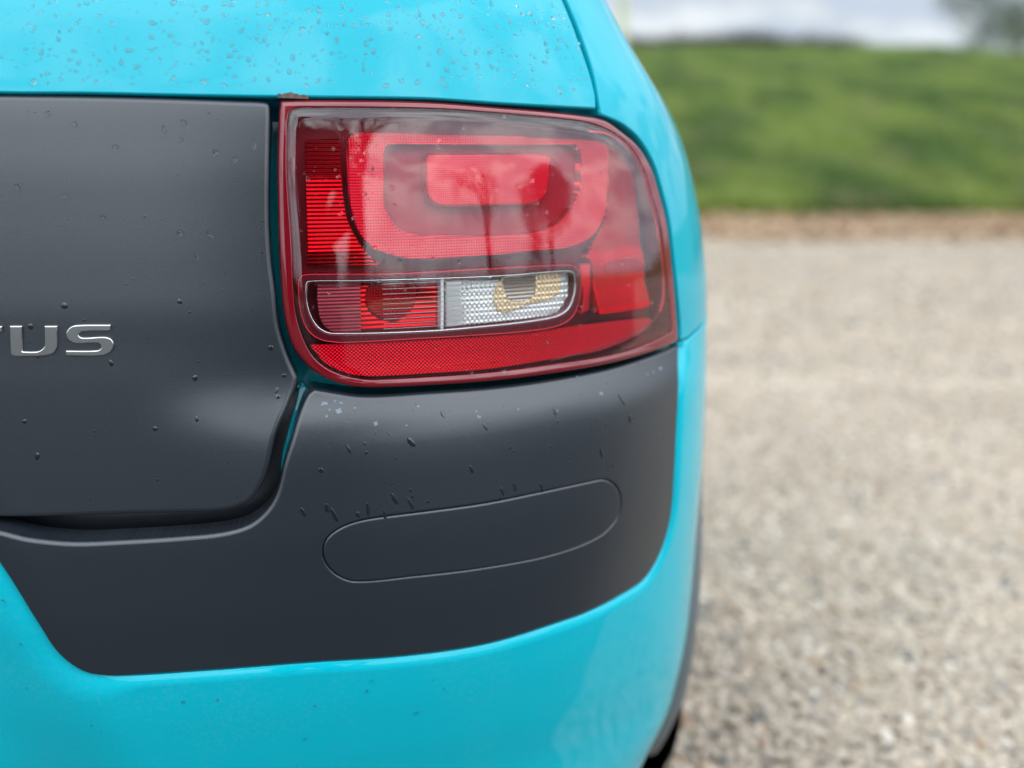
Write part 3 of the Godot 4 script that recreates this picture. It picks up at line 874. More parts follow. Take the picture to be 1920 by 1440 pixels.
func lathe(profile: Array, sides: int) -> ArrayMesh:
	var st := SurfaceTool.new()
	st.begin(Mesh.PRIMITIVE_TRIANGLES)
	for k in profile.size() - 1:
		var a = profile[k]
		var b = profile[k + 1]
		var t := Vector2(b[0] - a[0], b[1] - a[1]).normalized()
		for j in sides:
			var u := TAU * j / sides
			var w := TAU * (j + 1) / sides
			for q in [[a, u], [b, u], [a, w], [a, w], [b, u], [b, w]]:
				st.set_normal(Vector3(cos(q[1]) * t.y, -t.x, sin(q[1]) * t.y))
				st.add_vertex(Vector3(cos(q[1]) * q[0][0], q[0][1], sin(q[1]) * q[0][0]))
	return st.commit()


func line_on_body(c: Array, step: float, h: float, closed: bool) -> Array:
	var o := []
	for p in curve(c, step, closed):
		o.append(body(p.x, p.y, h))
	return o


func make_lamp() -> void:
	var lamp := Node3D.new()
	lamp.name = "tail_lamp"
	lamp.position = Vector3.ZERO
	car.add_child(lamp)
	lamp.set_meta("label", "red tail lamp with a clear lower window")
	var lens_line := curve(LENS_OUTLINE, 3.0)
	panel("housing", lens_line, M.tub, lamp, {"h": -27.0, "rl": 0.5, "rh": 0.5, "rings": 1, "step": 10.0, "skirt": 0.0})
	panel("rim", curve(LAMP_OUTLINE, 3.0), M.rim, lamp, {"h": 1.0, "rl": 5.0, "rh": 5.0, "rings": 5, "step": 6.0, "skirt": 26.0, "holes": [lens_line], "hole_rl": 1.0, "hole_rh": 1.0})
	for h in [3.2, 0.4]:
		panel("lens", lens_line, M.glass, lamp, {"h": h, "rl": 9.0, "rh": 4.0, "rings": 6, "step": 8.0, "skirt": 0.0})
	# red optics
	var ring_hole := curve(RING_INNER, 1.5)
	panel("light_ring", curve(RING_OUTER, 1.5), M.red_ring, lamp, {"h": -10.0, "rl": 2.0, "rh": 2.5, "step": 7.0, "skirt": 14.0, "holes": [ring_hole], "hole_rl": 2.0, "hole_rh": 2.5})
	panel("ring_well", ring_hole, M.ring_well, lamp, {"h": -20.0, "rl": 0.5, "rh": 0.5, "rings": 1, "step": 8.0, "skirt": 0.0})
	panel("light_core", curve(CORE, 1.5), M.red_core, lamp, {"h": -9.0, "rl": 3.0, "rh": 4.0, "step": 7.0, "skirt": 10.0})
	panel("left_reflector", curve(LEFT_BLOCK, 3.0), M.red_rib, lamp, {"h": -12.0, "rl": 0.8, "rh": 0.8, "step": 5.0, "skirt": 12.0, "feat": func(s: float, y: float) -> float: return -0.5 * maxf(0.0, y - 975.0) - 0.6 * maxf(0.0, 912.0 - y)})
	panel("right_reflector", curve(RIGHT_BLOCK, 3.0), M.red_side, lamp, {"h": -10.0, "rl": 0.8, "rh": 0.8, "step": 5.0, "skirt": 12.0, "feat": func(s: float, y: float) -> float: return 0.2 * maxf(0.0, 884.0 - y) + 0.2 * maxf(0.0, 868.0 - y) - 7.0 * smoothstep(884.0, 905.0, y)})
	panel("mesh_reflector", curve(SIDE_MESH_BLOCK, 3.0), M.red_ring, lamp, {"h": -10.0, "rl": 0.8, "rh": 0.8, "step": 5.0, "skirt": 10.0})
	panel("reflex_reflector", curve(REFLECTOR, 3.0), M.reflex, lamp, {"h": -6.0, "rl": 0.8, "rh": 0.8, "step": 6.0, "skirt": 10.0})
	var pillows := func(s: float, y: float) -> float: return 0.75 * sin((s + 0.7 * sin(y * TAU / 5.4)) * TAU / 4.6) + 0.16 * sin(y * TAU / 3.6)
	# the lower window
	var win := curve(BAR_WINDOW, 2.5)
	var bezel := panel("bezel", curve(BAR_OUTER, 2.5), M.tub_red, lamp, {"h": -3.5, "rl": 1.0, "rh": 1.0, "step": 4.0, "skirt": 14.0, "holes": [win], "hole_rl": 1.6, "hole_rh": 2.0})
	bezel.set_meta("label", "dark red frame of the lower window")
	part("light_pipe", tube_mesh(line_on_body(BAR_OUTER, 3.0, -3.4, true), [0.0005], 6, true), M.light_pipe, lamp)
	panel("window_pane", win, M.glass, lamp, {"h": -5.0, "rl": 2.0, "rh": 1.0, "step": 8.0, "skirt": 0.0})
	part("window_edge", tube_mesh(line_on_body(BAR_WINDOW, 3.0, -4.6, true), [0.0006], 6, true), M.chrome, lamp)
	panel("fog_reflector", curve(BAR_RED, 2.5), M.bar_red, lamp, {"h": -15.0, "rl": 3.0, "rh": 5.0, "step": 5.0, "skirt": 6.0, "feat": func(s: float, y: float) -> float: return -7.0 * exp(-pow((s + 95.0) / 22.0, 2.0) - pow((y - 868.0) / 16.0, 2.0))})
	panel("reversing_reflector", curve(BAR_WHITE, 2.5), M.bar_white, lamp, {"h": -15.0, "rl": 2.0, "rh": 3.0, "step": 0.95, "skirt": 6.0, "feat": func(s: float, y: float) -> float: return pillows.call(s, y) * smoothstep(-40.0, -34.0, s)})
	panel("fog_end_reflector", curve(BAR_END, 2.5), M.bar_end, lamp, {"h": -13.0, "rl": 1.0, "rh": 1.0, "step": 5.0, "skirt": 4.0})
	panel("bulb_well", curve(BULB_WELL, 2.5), M.well_red, lamp, {"h": -13.2, "rl": 1.5, "rh": 1.5, "step": 4.0, "skirt": 4.0})
	panel("marker_well", curve(MARKER_WELL, 2.5), M.well_red, lamp, {"h": -8.6, "rl": 1.5, "rh": 1.5, "step": 4.0, "skirt": 8.0})
	panel("divider", curve(BAR_DIVIDER, 2.5), M.white, lamp, {"h": -6.5, "rl": 0.5, "rh": 0.5, "step": 3.0, "skirt": 9.0})
	panel("amber_reflector", curve(AMBER, 2.0), M.amber, lamp, {"h": -13.4, "rl": 1.0, "rh": 1.0, "step": 1.0, "feat": pillows, "skirt": 3.0, "holes": [curve(AMBER_HOLE, 2.0)], "hole_rl": 1.5, "hole_rh": 1.5})
	panel("indicator_well", curve(AMBER_HOLE, 2.0), M.well_grey, lamp, {"h": -13.6, "rl": 0.5, "rh": 0.5, "rings": 1, "step": 4.0, "skirt": 0.0})
	for k in 10:
		var y := 883.0 - 4.3 * k
		var path := []
		for j in 24:
			path.append(body(lerpf(-112.0, -34.0, j / 23.0), y, -6.5))
		part("rib", tube_mesh(path, [0.0003], 5), M.rib, lamp)
	part("light_pipe", tube_mesh(line_on_body(LIGHT_GUIDE, 3.0, -2.5, false), [0.0011], 6), M.light_pipe, lamp)
	part("light_pipe", tube_mesh(line_on_body(BEZEL_LINE, 3.0, -6.0, false), [0.0007], 6), M.tub_red, lamp)


func grow(st: SurfaceTool, from: Vector3, dir: Vector3, length: float, r: float, level: int, tips: Array, spread: float) -> void:
	var path := [from]
	var radii := [r]
	var p := from
	var d := dir
	for k in 4:
		d = (d + Vector3(rng.randf_range(-0.2, 0.2), rng.randf_range(-0.06, 0.14), rng.randf_range(-0.2, 0.2))).normalized()
		p += d * length / 4.0
		path.append(p)
		radii.append(r * lerpf(1.0, 0.55, (k + 1) / 4.0))
	add_tube(st, path, radii, 6 if level < 2 else 3)
	if level >= 5:
		tips.append([p, d])
		return
	var n := 3 if level < 4 else 3
	for k in n + (2 if level == 0 else 0):
		var a := rng.randf() * TAU
		var side := d.cross(Vector3(cos(a), 0.3, sin(a))).normalized()
		var q: Vector3 = path[rng.randi_range(2, 4)] if k else p
		grow(st, q, (d + side * rng.randf_range(spread * 0.7, spread * 1.3)).normalized(), length * rng.randf_range(0.6, 0.82), r * 0.52, level + 1, tips, spread)


func tree(called: String, at_point: Vector3, height: float, seed_no: int, leaves: int, tint: Color, label: String, spread := 0.75, stout := 1.0) -> void:
	rng.seed = seed_no
	var t := Node3D.new()
	t.name = called
	t.position = at_point
	add_child(t, true)
	thing(t, label, "tree")
	var trunk := SurfaceTool.new()
	trunk.begin(Mesh.PRIMITIVE_TRIANGLES)
	var top := Vector3(rng.randf_range(-0.1, 0.1), height * 0.13, 0)
	add_tube(trunk, [Vector3(0, -0.3, 0), Vector3(0.02, height * 0.02, 0), Vector3(0, height * 0.05, 0.03), top], [height * 0.034 * stout, height * 0.026 * stout, height * 0.021 * stout, height * 0.018 * stout], 10)
	part("trunk", trunk.commit(), M.bark, t)
	var limbs := SurfaceTool.new()
	limbs.begin(Mesh.PRIMITIVE_TRIANGLES)
	var tips := []
	grow(limbs, top, Vector3.UP, height * 0.30, height * 0.017 * stout, 0, tips, spread)
	part("branches", limbs.commit(), M.bark, t)
	if leaves:
		var st := SurfaceTool.new()
		st.begin(Mesh.PRIMITIVE_TRIANGLES)
		for q in [Vector3(0, 0, -0.05), Vector3(0.03, 0.01, 0), Vector3(0, 0, 0.06), Vector3(0, 0, -0.05), Vector3(0, 0, 0.06), Vector3(-0.03, 0.01, 0)]:
			st.add_vertex(q)
		var where := []
		var tints := []
		for k in leaves:
			var tip = tips[rng.randi() % tips.size()]
			var p: Vector3 = tip[0] + Vector3(rng.randfn(0, 0.35), rng.randfn(0.0, 0.35), rng.randfn(0, 0.35))
			where.append(Transform3D(Basis.from_euler(Vector3(rng.randf() * TAU, rng.randf() * TAU, rng.randf() * TAU)).scaled(Vector3.ONE * rng.randf_range(0.8, 1.8)), p))
			tints.append(tint * rng.randf_range(0.7, 1.3))
		var c := scatter("crown", st.commit(), M.leaf, where, tints, t)
		c.set_meta("kind", "stuff")


func hedge(called: String, from: Vector3, to: Vector3, height: float, count: int, tint: Color, label: String) -> void:
	var st := SurfaceTool.new()
	st.begin(Mesh.PRIMITIVE_TRIANGLES)
	for k in 14:
		var d := Vector3(rng.randfn(0, 0.4), rng.randf_range(0.3, 1.0), rng.randfn(0, 0.4))
		add_tube(st, [Vector3.ZERO, d * 0.5 + Vector3(0.03, 0, 0.02), d], [0.02, 0.012, 0.004], 3)
	var where := []
	var tints := []
	for k in count:
		var p := from.lerp(to, rng.randf())
		p += Vector3(rng.randfn(0, 0.5), 0, rng.randfn(0, 0.5))
		p.y = field_height(p.x, p.z)
		var s := height * rng.randf_range(0.6, 1.15) * (1.0 + 0.5 * noise.get_noise_2d(p.x * 0.3, p.z * 0.3))
		where.append(Transform3D(Basis(Vector3.UP, rng.randf() * TAU).scaled(Vector3(s, s, s)), p))
		tints.append(tint * rng.randf_range(0.7, 1.3))
	var o := scatter(called, st.commit(), M.leaf, where, tints)
	thing(o, label, "hedge", "", "stuff")


func make_trees() -> void:
	var x1 := 31.0
	tree("tree", Vector3(x1, field_height(x1, -74.0), -74.0), 7.2, 21, 9000, Color(0.29, 0.32, 0.31), "grey bare tree on the hill, left of the bushier tree", 0.95, 1.6)
	tree("tree", Vector3(34.6, field_height(34.6, -75.0), -75.0), 5.6, 33, 12000, Color(0.33, 0.37, 0.25), "bushier olive tree on the hill at the right edge", 0.95, 1.5)
	rng.seed = 77
	hedge("hedge", Vector3(8.0, 0, -84.0), Vector3(25.5, 0, -83.0), 1.5, 1400, Color(0.12, 0.10, 0.09), "low dark bare hedge along the top of the grassy hill")
	# a slim pole far behind the car
	var pole := part("pole", tube_mesh([Vector3(0, -0.3, 0), Vector3(0, 4.0, 0), Vector3(0, 9.0, 0)], [0.13, 0.115, 0.09], 14), mat(lin(0.52, 0.55, 0.36), 0.8), self)
	pole.position = Vector3(2.95, field_height(2.95, -29.0), -29.0)
	thing(pole, "slim pale yellow green pole far behind the car's shoulder", "pole")
	# what the lamp and the paint mirror: bare trees and a hedge on the far side of the yard
	var spots := [[Vector3(14.8, 0, 12.4), 6.8, 5, 0], [Vector3(4.9, 0, 12.6), 10.5, 6, 0], [Vector3(18.5, 0, 8.4), 5.2, 8, 14000], [Vector3(-6.5, 0, 19.0), 8.0, 12, 0]]
	for k in spots.size():
		var s = spots[k]
		tree("yard_tree", s[0], s[1], s[2], s[3], Color(0.035, 0.05, 0.025), ["tall bare tree mirrored in the middle of the tail lamp", "bare tree mirrored in the top left of the tail lamp", "dark leafy tree mirrored at the right of the tail lamp", "bare tree behind the yard, mirrored in the dark trim"][k], 0.8, 2.1)
	rng.seed = 78
	hedge("boundary_hedge", Vector3(-30.0, 0, 24.0), Vector3(40.0, 0, 14.0), 1.5, 1500, Color(0.09, 0.10, 0.06), "hedge on the far side of the yard, mirrored in the tail lamp")


func drop_mesh(variant: int) -> ArrayMesh:
	var st := SurfaceTool.new()
	st.begin(Mesh.PRIMITIVE_TRIANGLES)
	st.set_smooth_group(0)
	var n := 16
	var rings := 6
	var r := RandomNumberGenerator.new()
	r.seed = 100 + variant
	var ph := r.randf() * TAU
	var a2 := r.randf_range(0.05, 0.22)
	var a3 := r.randf_range(0.0, 0.12)
	var prof := [[1.0, -0.06], [1.0, 0.08], [0.93, 0.24], [0.78, 0.38], [0.55, 0.48], [0.28, 0.53]]
	var v := []
	for k in rings:
		for j in n:
			var a := TAU * j / n
			var w: float = 1.0 + a2 * cos(2.0 * a + ph) + a3 * cos(3.0 * a + ph * 2.0)
			v.append(Vector3(cos(a) * prof[k][0] * w, sin(a) * prof[k][0] * w, prof[k][1]))
	v.append(Vector3(0, 0, 0.54))
	v.append(Vector3(0, 0, -0.06))
	for p in v:
		st.add_vertex(p)
	for k in rings - 1:
		for j in n:
			var a := k * n + j
			var b := k * n + (j + 1) % n
			for q in [a, a + n, b, b, a + n, b + n]:
				st.add_index(q)
	for j in n:
		for q in [(rings - 1) * n + j, rings * n, (rings - 1) * n + (j + 1) % n, j, (j + 1) % n, rings * n + 1]:
			st.add_index(q)
	st.generate_normals()
	return st.commit()


func on_body(s: float, y: float, h: float, size: Vector3, turn: float, feat := none) -> Transform3D:
	var f := frame(s, y, h, feat)
	var n: Vector3 = f[3]
	var u: Vector3 = (f[1] * cos(turn) + f[2] * sin(turn)).normalized()
	var w := n.cross(u).normalized()
	return Transform3D(Basis(u * size.x, w * size.y, n * size.z) * 0.001, f[0])


func spray(called: String, label: String, line: PackedVector2Array, lo: Vector2, hi: Vector2, count: int, r_lo: float, r_hi: float, h: float, feat := none, density := none, water: Material = null) -> void:
	var where := []
	var placed := []
	var tries := 0
	while placed.size() < count and tries < count * 30:
		tries += 1
		var p := Vector2(rng.randf_range(lo.x, hi.x), rng.randf_range(lo.y, hi.y))
		if density.is_valid() and rng.randf() > density.call(p):
			continue
		if not Geometry2D.is_point_in_polygon(p, line):
			continue
		var r := lerpf(r_lo, r_hi, pow(rng.randf(), 2.3))
		var ok := true
		for q in placed:
			if p.distance_to(q[0]) < (r + q[1]) * 1.3:
				ok = false
				break
		if not ok:
			continue
		placed.append([p, r])
		var long := rng.randf_range(1.0, 1.35)
		where.append(on_body(p.x, p.y, h, Vector3(r * long, r, r * rng.randf_range(0.2, 0.36)), rng.randfn(0.2, 0.6) if rng.randf() < 0.6 else rng.randfn(1.4, 0.4), feat))
	var o := scatter(called, M.drops[placed.size() % 3], water if water else M.water, where)
	thing(o, label, "water drops", "", "stuff")


func make_rain() -> void:
	rng.seed = 404
	M.drops = [drop_mesh(0), drop_mesh(1), drop_mesh(2)]
	var upper := curve(TAILGATE_UPPER, 8.0)
	spray("tailgate_rain", "fine rain drops beading on the turquoise tailgate", upper, Vector2(-440, 1046), Vector2(115, 1130), 850, 0.45, 2.5, 0.0)
	var lens := curve(LENS_OUTLINE, 4.0)
	spray("lamp_rain", "small rain drops clinging to the red lamp lens", lens, Vector2(-185, 800), Vector2(200, 1030), 230, 0.45, 1.9, 3.2, none, func(p: Vector2) -> float: return 1.0 if p.y > 900.0 and p.x < -60.0 else 0.45)
	var trim := curve(TRIM, 6.0)
	spray("bumper_trim_rain", "water specks on the dark bumper trim", trim, Vector2(-160, 640), Vector2(190, 790), 110, 0.4, 1.5, -4.0, plate_recess, none, M.bead)
	var low := turned(curve(pts([-440, 430, -440, 430, -440, 640, -440, 640, -400, 545, -360, 535, -360, 535, 0, 520, 0, 520, 0, 430, 0, 430]), 8.0), true)
	spray("bumper_rain", "rain drops on the lower left of the turquoise bumper", low, Vector2(-440, 430), Vector2(-60, 640), 36, 0.5, 2.0, 0.0, plate_recess)
	spray("tailgate_trim_rain", "tiny dark water specks on the grey tailgate trim", curve(TAILGATE_TRIM, 6.0), Vector2(-440, 680), Vector2(-190, 1040), 90, 0.35, 1.1, 0.0, func(s: float, y: float) -> float: return tailgate_scoop(s, y) + plate_recess(s, y), none, M.bead)
	# single beads and runs on the tailgate trim
	var scoop := func(s: float, y: float) -> float: return tailgate_scoop(s, y) + plate_recess(s, y)
	for k in BEADS.size():
		var b: Vector2 = BEADS[k]
		var o := MeshInstance3D.new()
		o.name = "rain_bead" if k == 0 else "rain_bead_%03d" % k
		o.mesh = M.drops[k % 3]
		o.material_override = M.water if b.y > 890.0 else M.bead
		var r := rng.randf_range(1.7, 2.6)
		o.transform = on_body(b.x, b.y, 0.0, Vector3(r, r * rng.randf_range(1.0, 1.3), r * (1.3 if b.y > 890.0 else 0.6)), rng.randfn(0, 0.3), scoop)
		add_child(o)
		thing(o, "clear rain bead, " + place(b, BEADS, [840.0, 900.0, 990.0], ["lowest row on tailgate trim", "badge row on tailgate trim", "middle row on tailgate trim", "upper row on tailgate trim"]), "rain drop", "rain beads on the tailgate trim")
	for k in RUNS.size():
		var b: Vector2 = RUNS[k]
		var o := MeshInstance3D.new()
		o.name = "water_run" if k == 0 else "water_run_%03d" % k
		o.mesh = M.drops[k % 3]
		o.material_override = M.bead
		var l := rng.randf_range(2.6, 6.5)
		o.transform = on_body(b.x, b.y, -4.0, Vector3(l, rng.randf_range(1.2, 2.2), 0.7), PI / 2 + rng.randfn(0.25, 0.15), plate_recess)
		add_child(o)
		thing(o, "dark water run, " + place(b, RUNS, [684.0, 725.0, 755.0], ["row on the oval cover", "row above the oval cover", "row below the ledge", "row on the ledge"]), "water run", "water runs on the bumper trim")




func place(b: Vector2, all: Array, levels: Array, rows: Array) -> String:
	var row := func(p: Vector2) -> int:
		var k := 0
		while k < levels.size() and p.y > levels[k]:
			k += 1
		return k
	var mine: int = row.call(b)
	var rank := 0
	for q in all:
		if row.call(q) == mine and q.x < b.x:
			rank += 1
	return ["first", "second", "third", "fourth", "fifth", "sixth", "seventh", "eighth", "ninth", "tenth", "eleventh", "twelfth", "thirteenth", "fourteenth", "fifteenth", "sixteenth", "seventeenth"][rank] + " from the left, " + rows[mine]


func skin_over(bones: Array, cell: float, st: SurfaceTool, tints: Array) -> void:
	# tapered capsules joined by a smooth minimum, meshed as surface nets; bones: [a, b, radius a, radius b, tint number]
	var lo := Vector3(1e9, 1e9, 1e9)
	var hi := -lo
	for b in bones:
		var r: float = maxf(b[2], b[3]) + cell * 3.0
		lo = lo.min(b[0] - Vector3.ONE * r).min(b[1] - Vector3.ONE * r)
		hi = hi.max(b[0] + Vector3.ONE * r).max(b[1] + Vector3.ONE * r)
	var n := Vector3i(((hi - lo) / cell).ceil()) + Vector3i.ONE
	var total := n.x * n.y * n.z
	var acc := PackedFloat32Array()
	acc.resize(total)
	var best := PackedFloat32Array()
	best.resize(total)
	best.fill(1e9)
	var who := PackedInt32Array()
	who.resize(total)
	var k := 2.2 / cell
	for b in bones:
		var r: float = maxf(b[2], b[3]) + cell * 2.5
		var from := Vector3i((((b[0] as Vector3).min(b[1]) - Vector3.ONE * r - lo) / cell).floor()).clamp(Vector3i.ZERO, n - Vector3i.ONE)
		var to := Vector3i((((b[0] as Vector3).max(b[1]) + Vector3.ONE * r - lo) / cell).ceil()).clamp(Vector3i.ZERO, n - Vector3i.ONE)
		var ab: Vector3 = b[1] - b[0]
		var l2 := maxf(ab.length_squared(), 1e-9)
		for z in range(from.z, to.z + 1):
			for y in range(from.y, to.y + 1):
				for x in range(from.x, to.x + 1):
					var p := lo + Vector3(x, y, z) * cell
					var t := clampf((p - b[0]).dot(ab) / l2, 0.0, 1.0)
					var d: float = p.distance_to(b[0] + ab * t) - lerpf(b[2], b[3], t)
					if d < cell * 3.0:
						var i := (z * n.y + y) * n.x + x
						acc[i] += exp(-k * d)
						if d < best[i]:
							best[i] = d
							who[i] = b[4]
	var vert := {}
	var pos := []
	var col := []
	var corners := [Vector3i(0, 0, 0), Vector3i(1, 0, 0), Vector3i(0, 1, 0), Vector3i(1, 1, 0), Vector3i(0, 0, 1), Vector3i(1, 0, 1), Vector3i(0, 1, 1), Vector3i(1, 1, 1)]
	var edges := [[0, 1], [2, 3], [4, 5], [6, 7], [0, 2], [1, 3], [4, 6], [5, 7], [0, 4], [1, 5], [2, 6], [3, 7]]
	for z in n.z - 1:
		for y in n.y - 1:
			for x in n.x - 1:
				var i := (z * n.y + y) * n.x + x
				var a := acc[i] > 1.0
				if (acc[i + 1] > 1.0) == a and (acc[i + n.x] > 1.0) == a and (acc[i + n.x + 1] > 1.0) == a and (acc[i + n.x * n.y] > 1.0) == a and (acc[i + n.x * n.y + 1] > 1.0) == a and (acc[i + n.x * n.y + n.x] > 1.0) == a and (acc[i + n.x * n.y + n.x + 1] > 1.0) == a:
					continue
				var sum := Vector3.ZERO
				var hits := 0
				var f := []
				for c in corners:
					f.append(-log(maxf(acc[i + (c.z * n.y + c.y) * n.x + c.x], 1e-6)))
				for e in edges:
					if (f[e[0]] < 0.0) != (f[e[1]] < 0.0):
						var t: float = f[e[0]] / (f[e[0]] - f[e[1]])
						sum += Vector3(corners[e[0]]).lerp(Vector3(corners[e[1]]), t)
						hits += 1
				vert[i] = pos.size()
				pos.append(lo + (Vector3(x, y, z) + sum / maxi(hits, 1)) * cell)
				col.append(tints[who[i]])
	var base := 0
	st.set_smooth_group(0)
	for p in pos.size():
		st.set_color(col[p])
		st.add_vertex(pos[p])
	var step := [1, n.x, n.x * n.y]
	for z in range(1, n.z - 1):
		for y in range(1, n.y - 1):
			for x in range(1, n.x - 1):
				var i := (z * n.y + y) * n.x + x
				var a := acc[i] > 1.0
				for axis in 3:
					if (acc[i + step[axis]] > 1.0) == a:
						continue
					var u: int = step[(axis + 1) % 3]
					var w: int = step[(axis + 2) % 3]
					var q := [vert.get(i - u - w, -1), vert.get(i - w, -1), vert.get(i, -1), vert.get(i - u, -1)]
					if q.has(-1):
						continue
					for t in ([0, 2, 1, 0, 3, 2] if a else [0, 1, 2, 0, 2, 3]):
						st.add_index(base + q[t])


func make_person() -> void:
	var tints := [Color(0.018, 0.022, 0.032), Color(0.02, 0.024, 0.04), Color(0.42, 0.25, 0.18), Color(0.03, 0.022, 0.016), Color(0.05, 0.05, 0.05), Color(0.03, 0.03, 0.034)]
	M.person = mat(Color.WHITE, 0.8, {"vertex_color_use_as_albedo": true})
	var c := Vector3(0.11, 0, 1.28)
	var v := func(x: float, y: float, z: float) -> Vector3: return c + Vector3(x, y, z)
	var b := [
		[v.call(0, 0.95, 0.03), v.call(0, 1.15, 0.02), 0.15, 0.145, 0], [v.call(-0.07, 1.2, 0.01), v.call(-0.08, 1.36, 0.0), 0.12, 0.12, 0], [v.call(0.07, 1.2, 0.01), v.call(0.08, 1.36, 0.0), 0.12, 0.12, 0],
		[v.call(-0.17, 1.42, 0.0), v.call(0.17, 1.42, 0.0), 0.075, 0.075, 0], [v.call(0, 1.44, 0.0), v.call(0, 1.53, -0.035), 0.062, 0.055, 2],
		[v.call(-0.09, 0.93, 0.03), v.call(-0.11, 0.50, 0.01), 0.105, 0.07, 1], [v.call(-0.11, 0.50, 0.01), v.call(-0.12, 0.10, 0.06), 0.066, 0.048, 1],
		[v.call(0.09, 0.93, 0.03), v.call(0.12, 0.50, -0.03), 0.105, 0.07, 1], [v.call(0.12, 0.50, -0.03), v.call(0.14, 0.10, 0.02), 0.066, 0.048, 1],
		[v.call(-0.12, 0.055, 0.08), v.call(-0.14, 0.04, -0.09), 0.05, 0.042, 4], [v.call(0.14, 0.055, 0.04), v.call(0.16, 0.04, -0.13), 0.05, 0.042, 4],
		[v.call(-0.19, 1.40, 0.0), v.call(-0.29, 1.13, -0.07), 0.07, 0.055, 0], [v.call(-0.29, 1.13, -0.07), v.call(-0.21, 1.0, -0.27), 0.055, 0.04, 0],
		[v.call(0.19, 1.40, 0.0), v.call(0.24, 1.11, -0.08), 0.07, 0.055, 0], [v.call(0.24, 1.11, -0.08), v.call(0.045, 1.0, -0.275), 0.055, 0.04, 0],
	]
	var st := SurfaceTool.new()
	st.begin(Mesh.PRIMITIVE_TRIANGLES)
	skin_over(b, 0.018, st, tints)
	st.generate_normals()
	var who := Node3D.new()
	who.name = "person"
	add_child(who)
	thing(who, "person in a dark jacket photographing the car, mirrored in the tail lamp", "person")
	part("body", st.commit(), M.person, who)
	# head with face, ears and hair
	var h: Vector3 = v.call(0, 1.61, -0.055)
	var o := func(x: float, y: float, z: float) -> Vector3: return h + Vector3(x, y, z).rotated(Vector3.RIGHT, -0.45)
	st = SurfaceTool.new()
	st.begin(Mesh.PRIMITIVE_TRIANGLES)
	skin_over([
		[o.call(0, 0.02, 0.015), o.call(0, 0.035, -0.01), 0.088, 0.082, 2], [o.call(0, -0.05, -0.03), o.call(0, -0.085, -0.055), 0.06, 0.036, 2], [o.call(0, 0.005, -0.09), o.call(0, -0.03, -0.108), 0.010, 0.015, 2],
		[o.call(-0.034, 0.012, -0.078), o.call(0.034, 0.012, -0.078), 0.017, 0.017, 2], [o.call(-0.02, -0.058, -0.083), o.call(0.02, -0.058, -0.083), 0.010, 0.010, 2],
		[o.call(-0.088, 0.0, 0.012), o.call(-0.092, -0.03, 0.006), 0.014, 0.010, 2], [o.call(0.088, 0.0, 0.012), o.call(0.092, -0.03, 0.006), 0.014, 0.010, 2],
		[o.call(0, 0.06, 0.025), o.call(0, 0.075, -0.02), 0.08, 0.068, 3], [o.call(0, 0.0, 0.05), o.call(0, -0.05, 0.055), 0.07, 0.05, 3], [o.call(0, -0.06, 0.02), o.call(0, -0.13, 0.035), 0.05, 0.052, 2],
	], 0.007, st, tints)
	st.generate_normals()
	part("head", st.commit(), M.person, who)
	for e in [-1.0, 1.0]:
		var eye := SphereMesh.new()
		eye.radius = 0.009
		eye.height = 0.018
		eye.radial_segments = 12
		eye.rings = 6
		var en := part("eye", eye, mat(lin(0.05, 0.04, 0.035), 0.1), who)
		en.position = o.call(0.031 * e, -0.004, -0.087)
	# hands round the ends of the phone
	for e in [-1.0, 1.0]:
		var px := 0.0 if e > 0 else -0.14
		var w := Vector3(-0.10 if e < 0 else 0.155, 1.0, 1.005)
		var palm := Vector3(-0.125 if e < 0 else 0.100, 0.975, 0.935)
		var bones := [[w, palm, 0.028, 0.030, 5], [palm, palm + Vector3(-e * 0.005, 0.03, -0.01), 0.026, 0.024, 5]]
		for k in 4:
			var root := palm + Vector3(e * 0.012, -0.018 + 0.018 * k, -0.02)
			var mid := root + Vector3(e * 0.004, 0.004, -0.035 + 0.003 * absf(k - 1.5))
			bones.append([root, mid, 0.0095, 0.0085, 5])
			bones.append([mid, mid + Vector3(-e * 0.030, 0.003, -0.006), 0.0085, 0.0075, 5])
		bones.append([palm + Vector3(0, 0.025, 0.0), palm + Vector3(-e * 0.02, 0.05, -0.012), 0.012, 0.010, 5])
		bones.append([palm + Vector3(-e * 0.02, 0.05, -0.012), palm + Vector3(-e * 0.045, 0.045, -0.014), 0.010, 0.008, 5])
		st = SurfaceTool.new()
		st.begin(Mesh.PRIMITIVE_TRIANGLES)
		skin_over(bones, 0.004, st, tints)
		st.generate_normals()
		part("hand", st.commit(), M.person, who)
	var phone := Node3D.new()
	phone.name = "phone"
	phone.position = Vector3(-0.012, 0.985, 0.906)
	add_child(phone)
	thing(phone, "dark phone held up in both hands of the person", "phone")
	var shell := CSGBox3D.new()
	shell.name = "case"
	shell.size = Vector3(0.16, 0.078, 0.010)
	shell.material = mat(lin(0.02, 0.02, 0.022), 0.3)
	phone.add_child(shell)
	var screen := BoxMesh.new()
	screen.size = Vector3(0.15, 0.070, 0.001)
	var sc := part("screen", screen, mat(lin(0.01, 0.01, 0.012), 0.05), phone)
	sc.position = Vector3(0, 0, 0.0062)


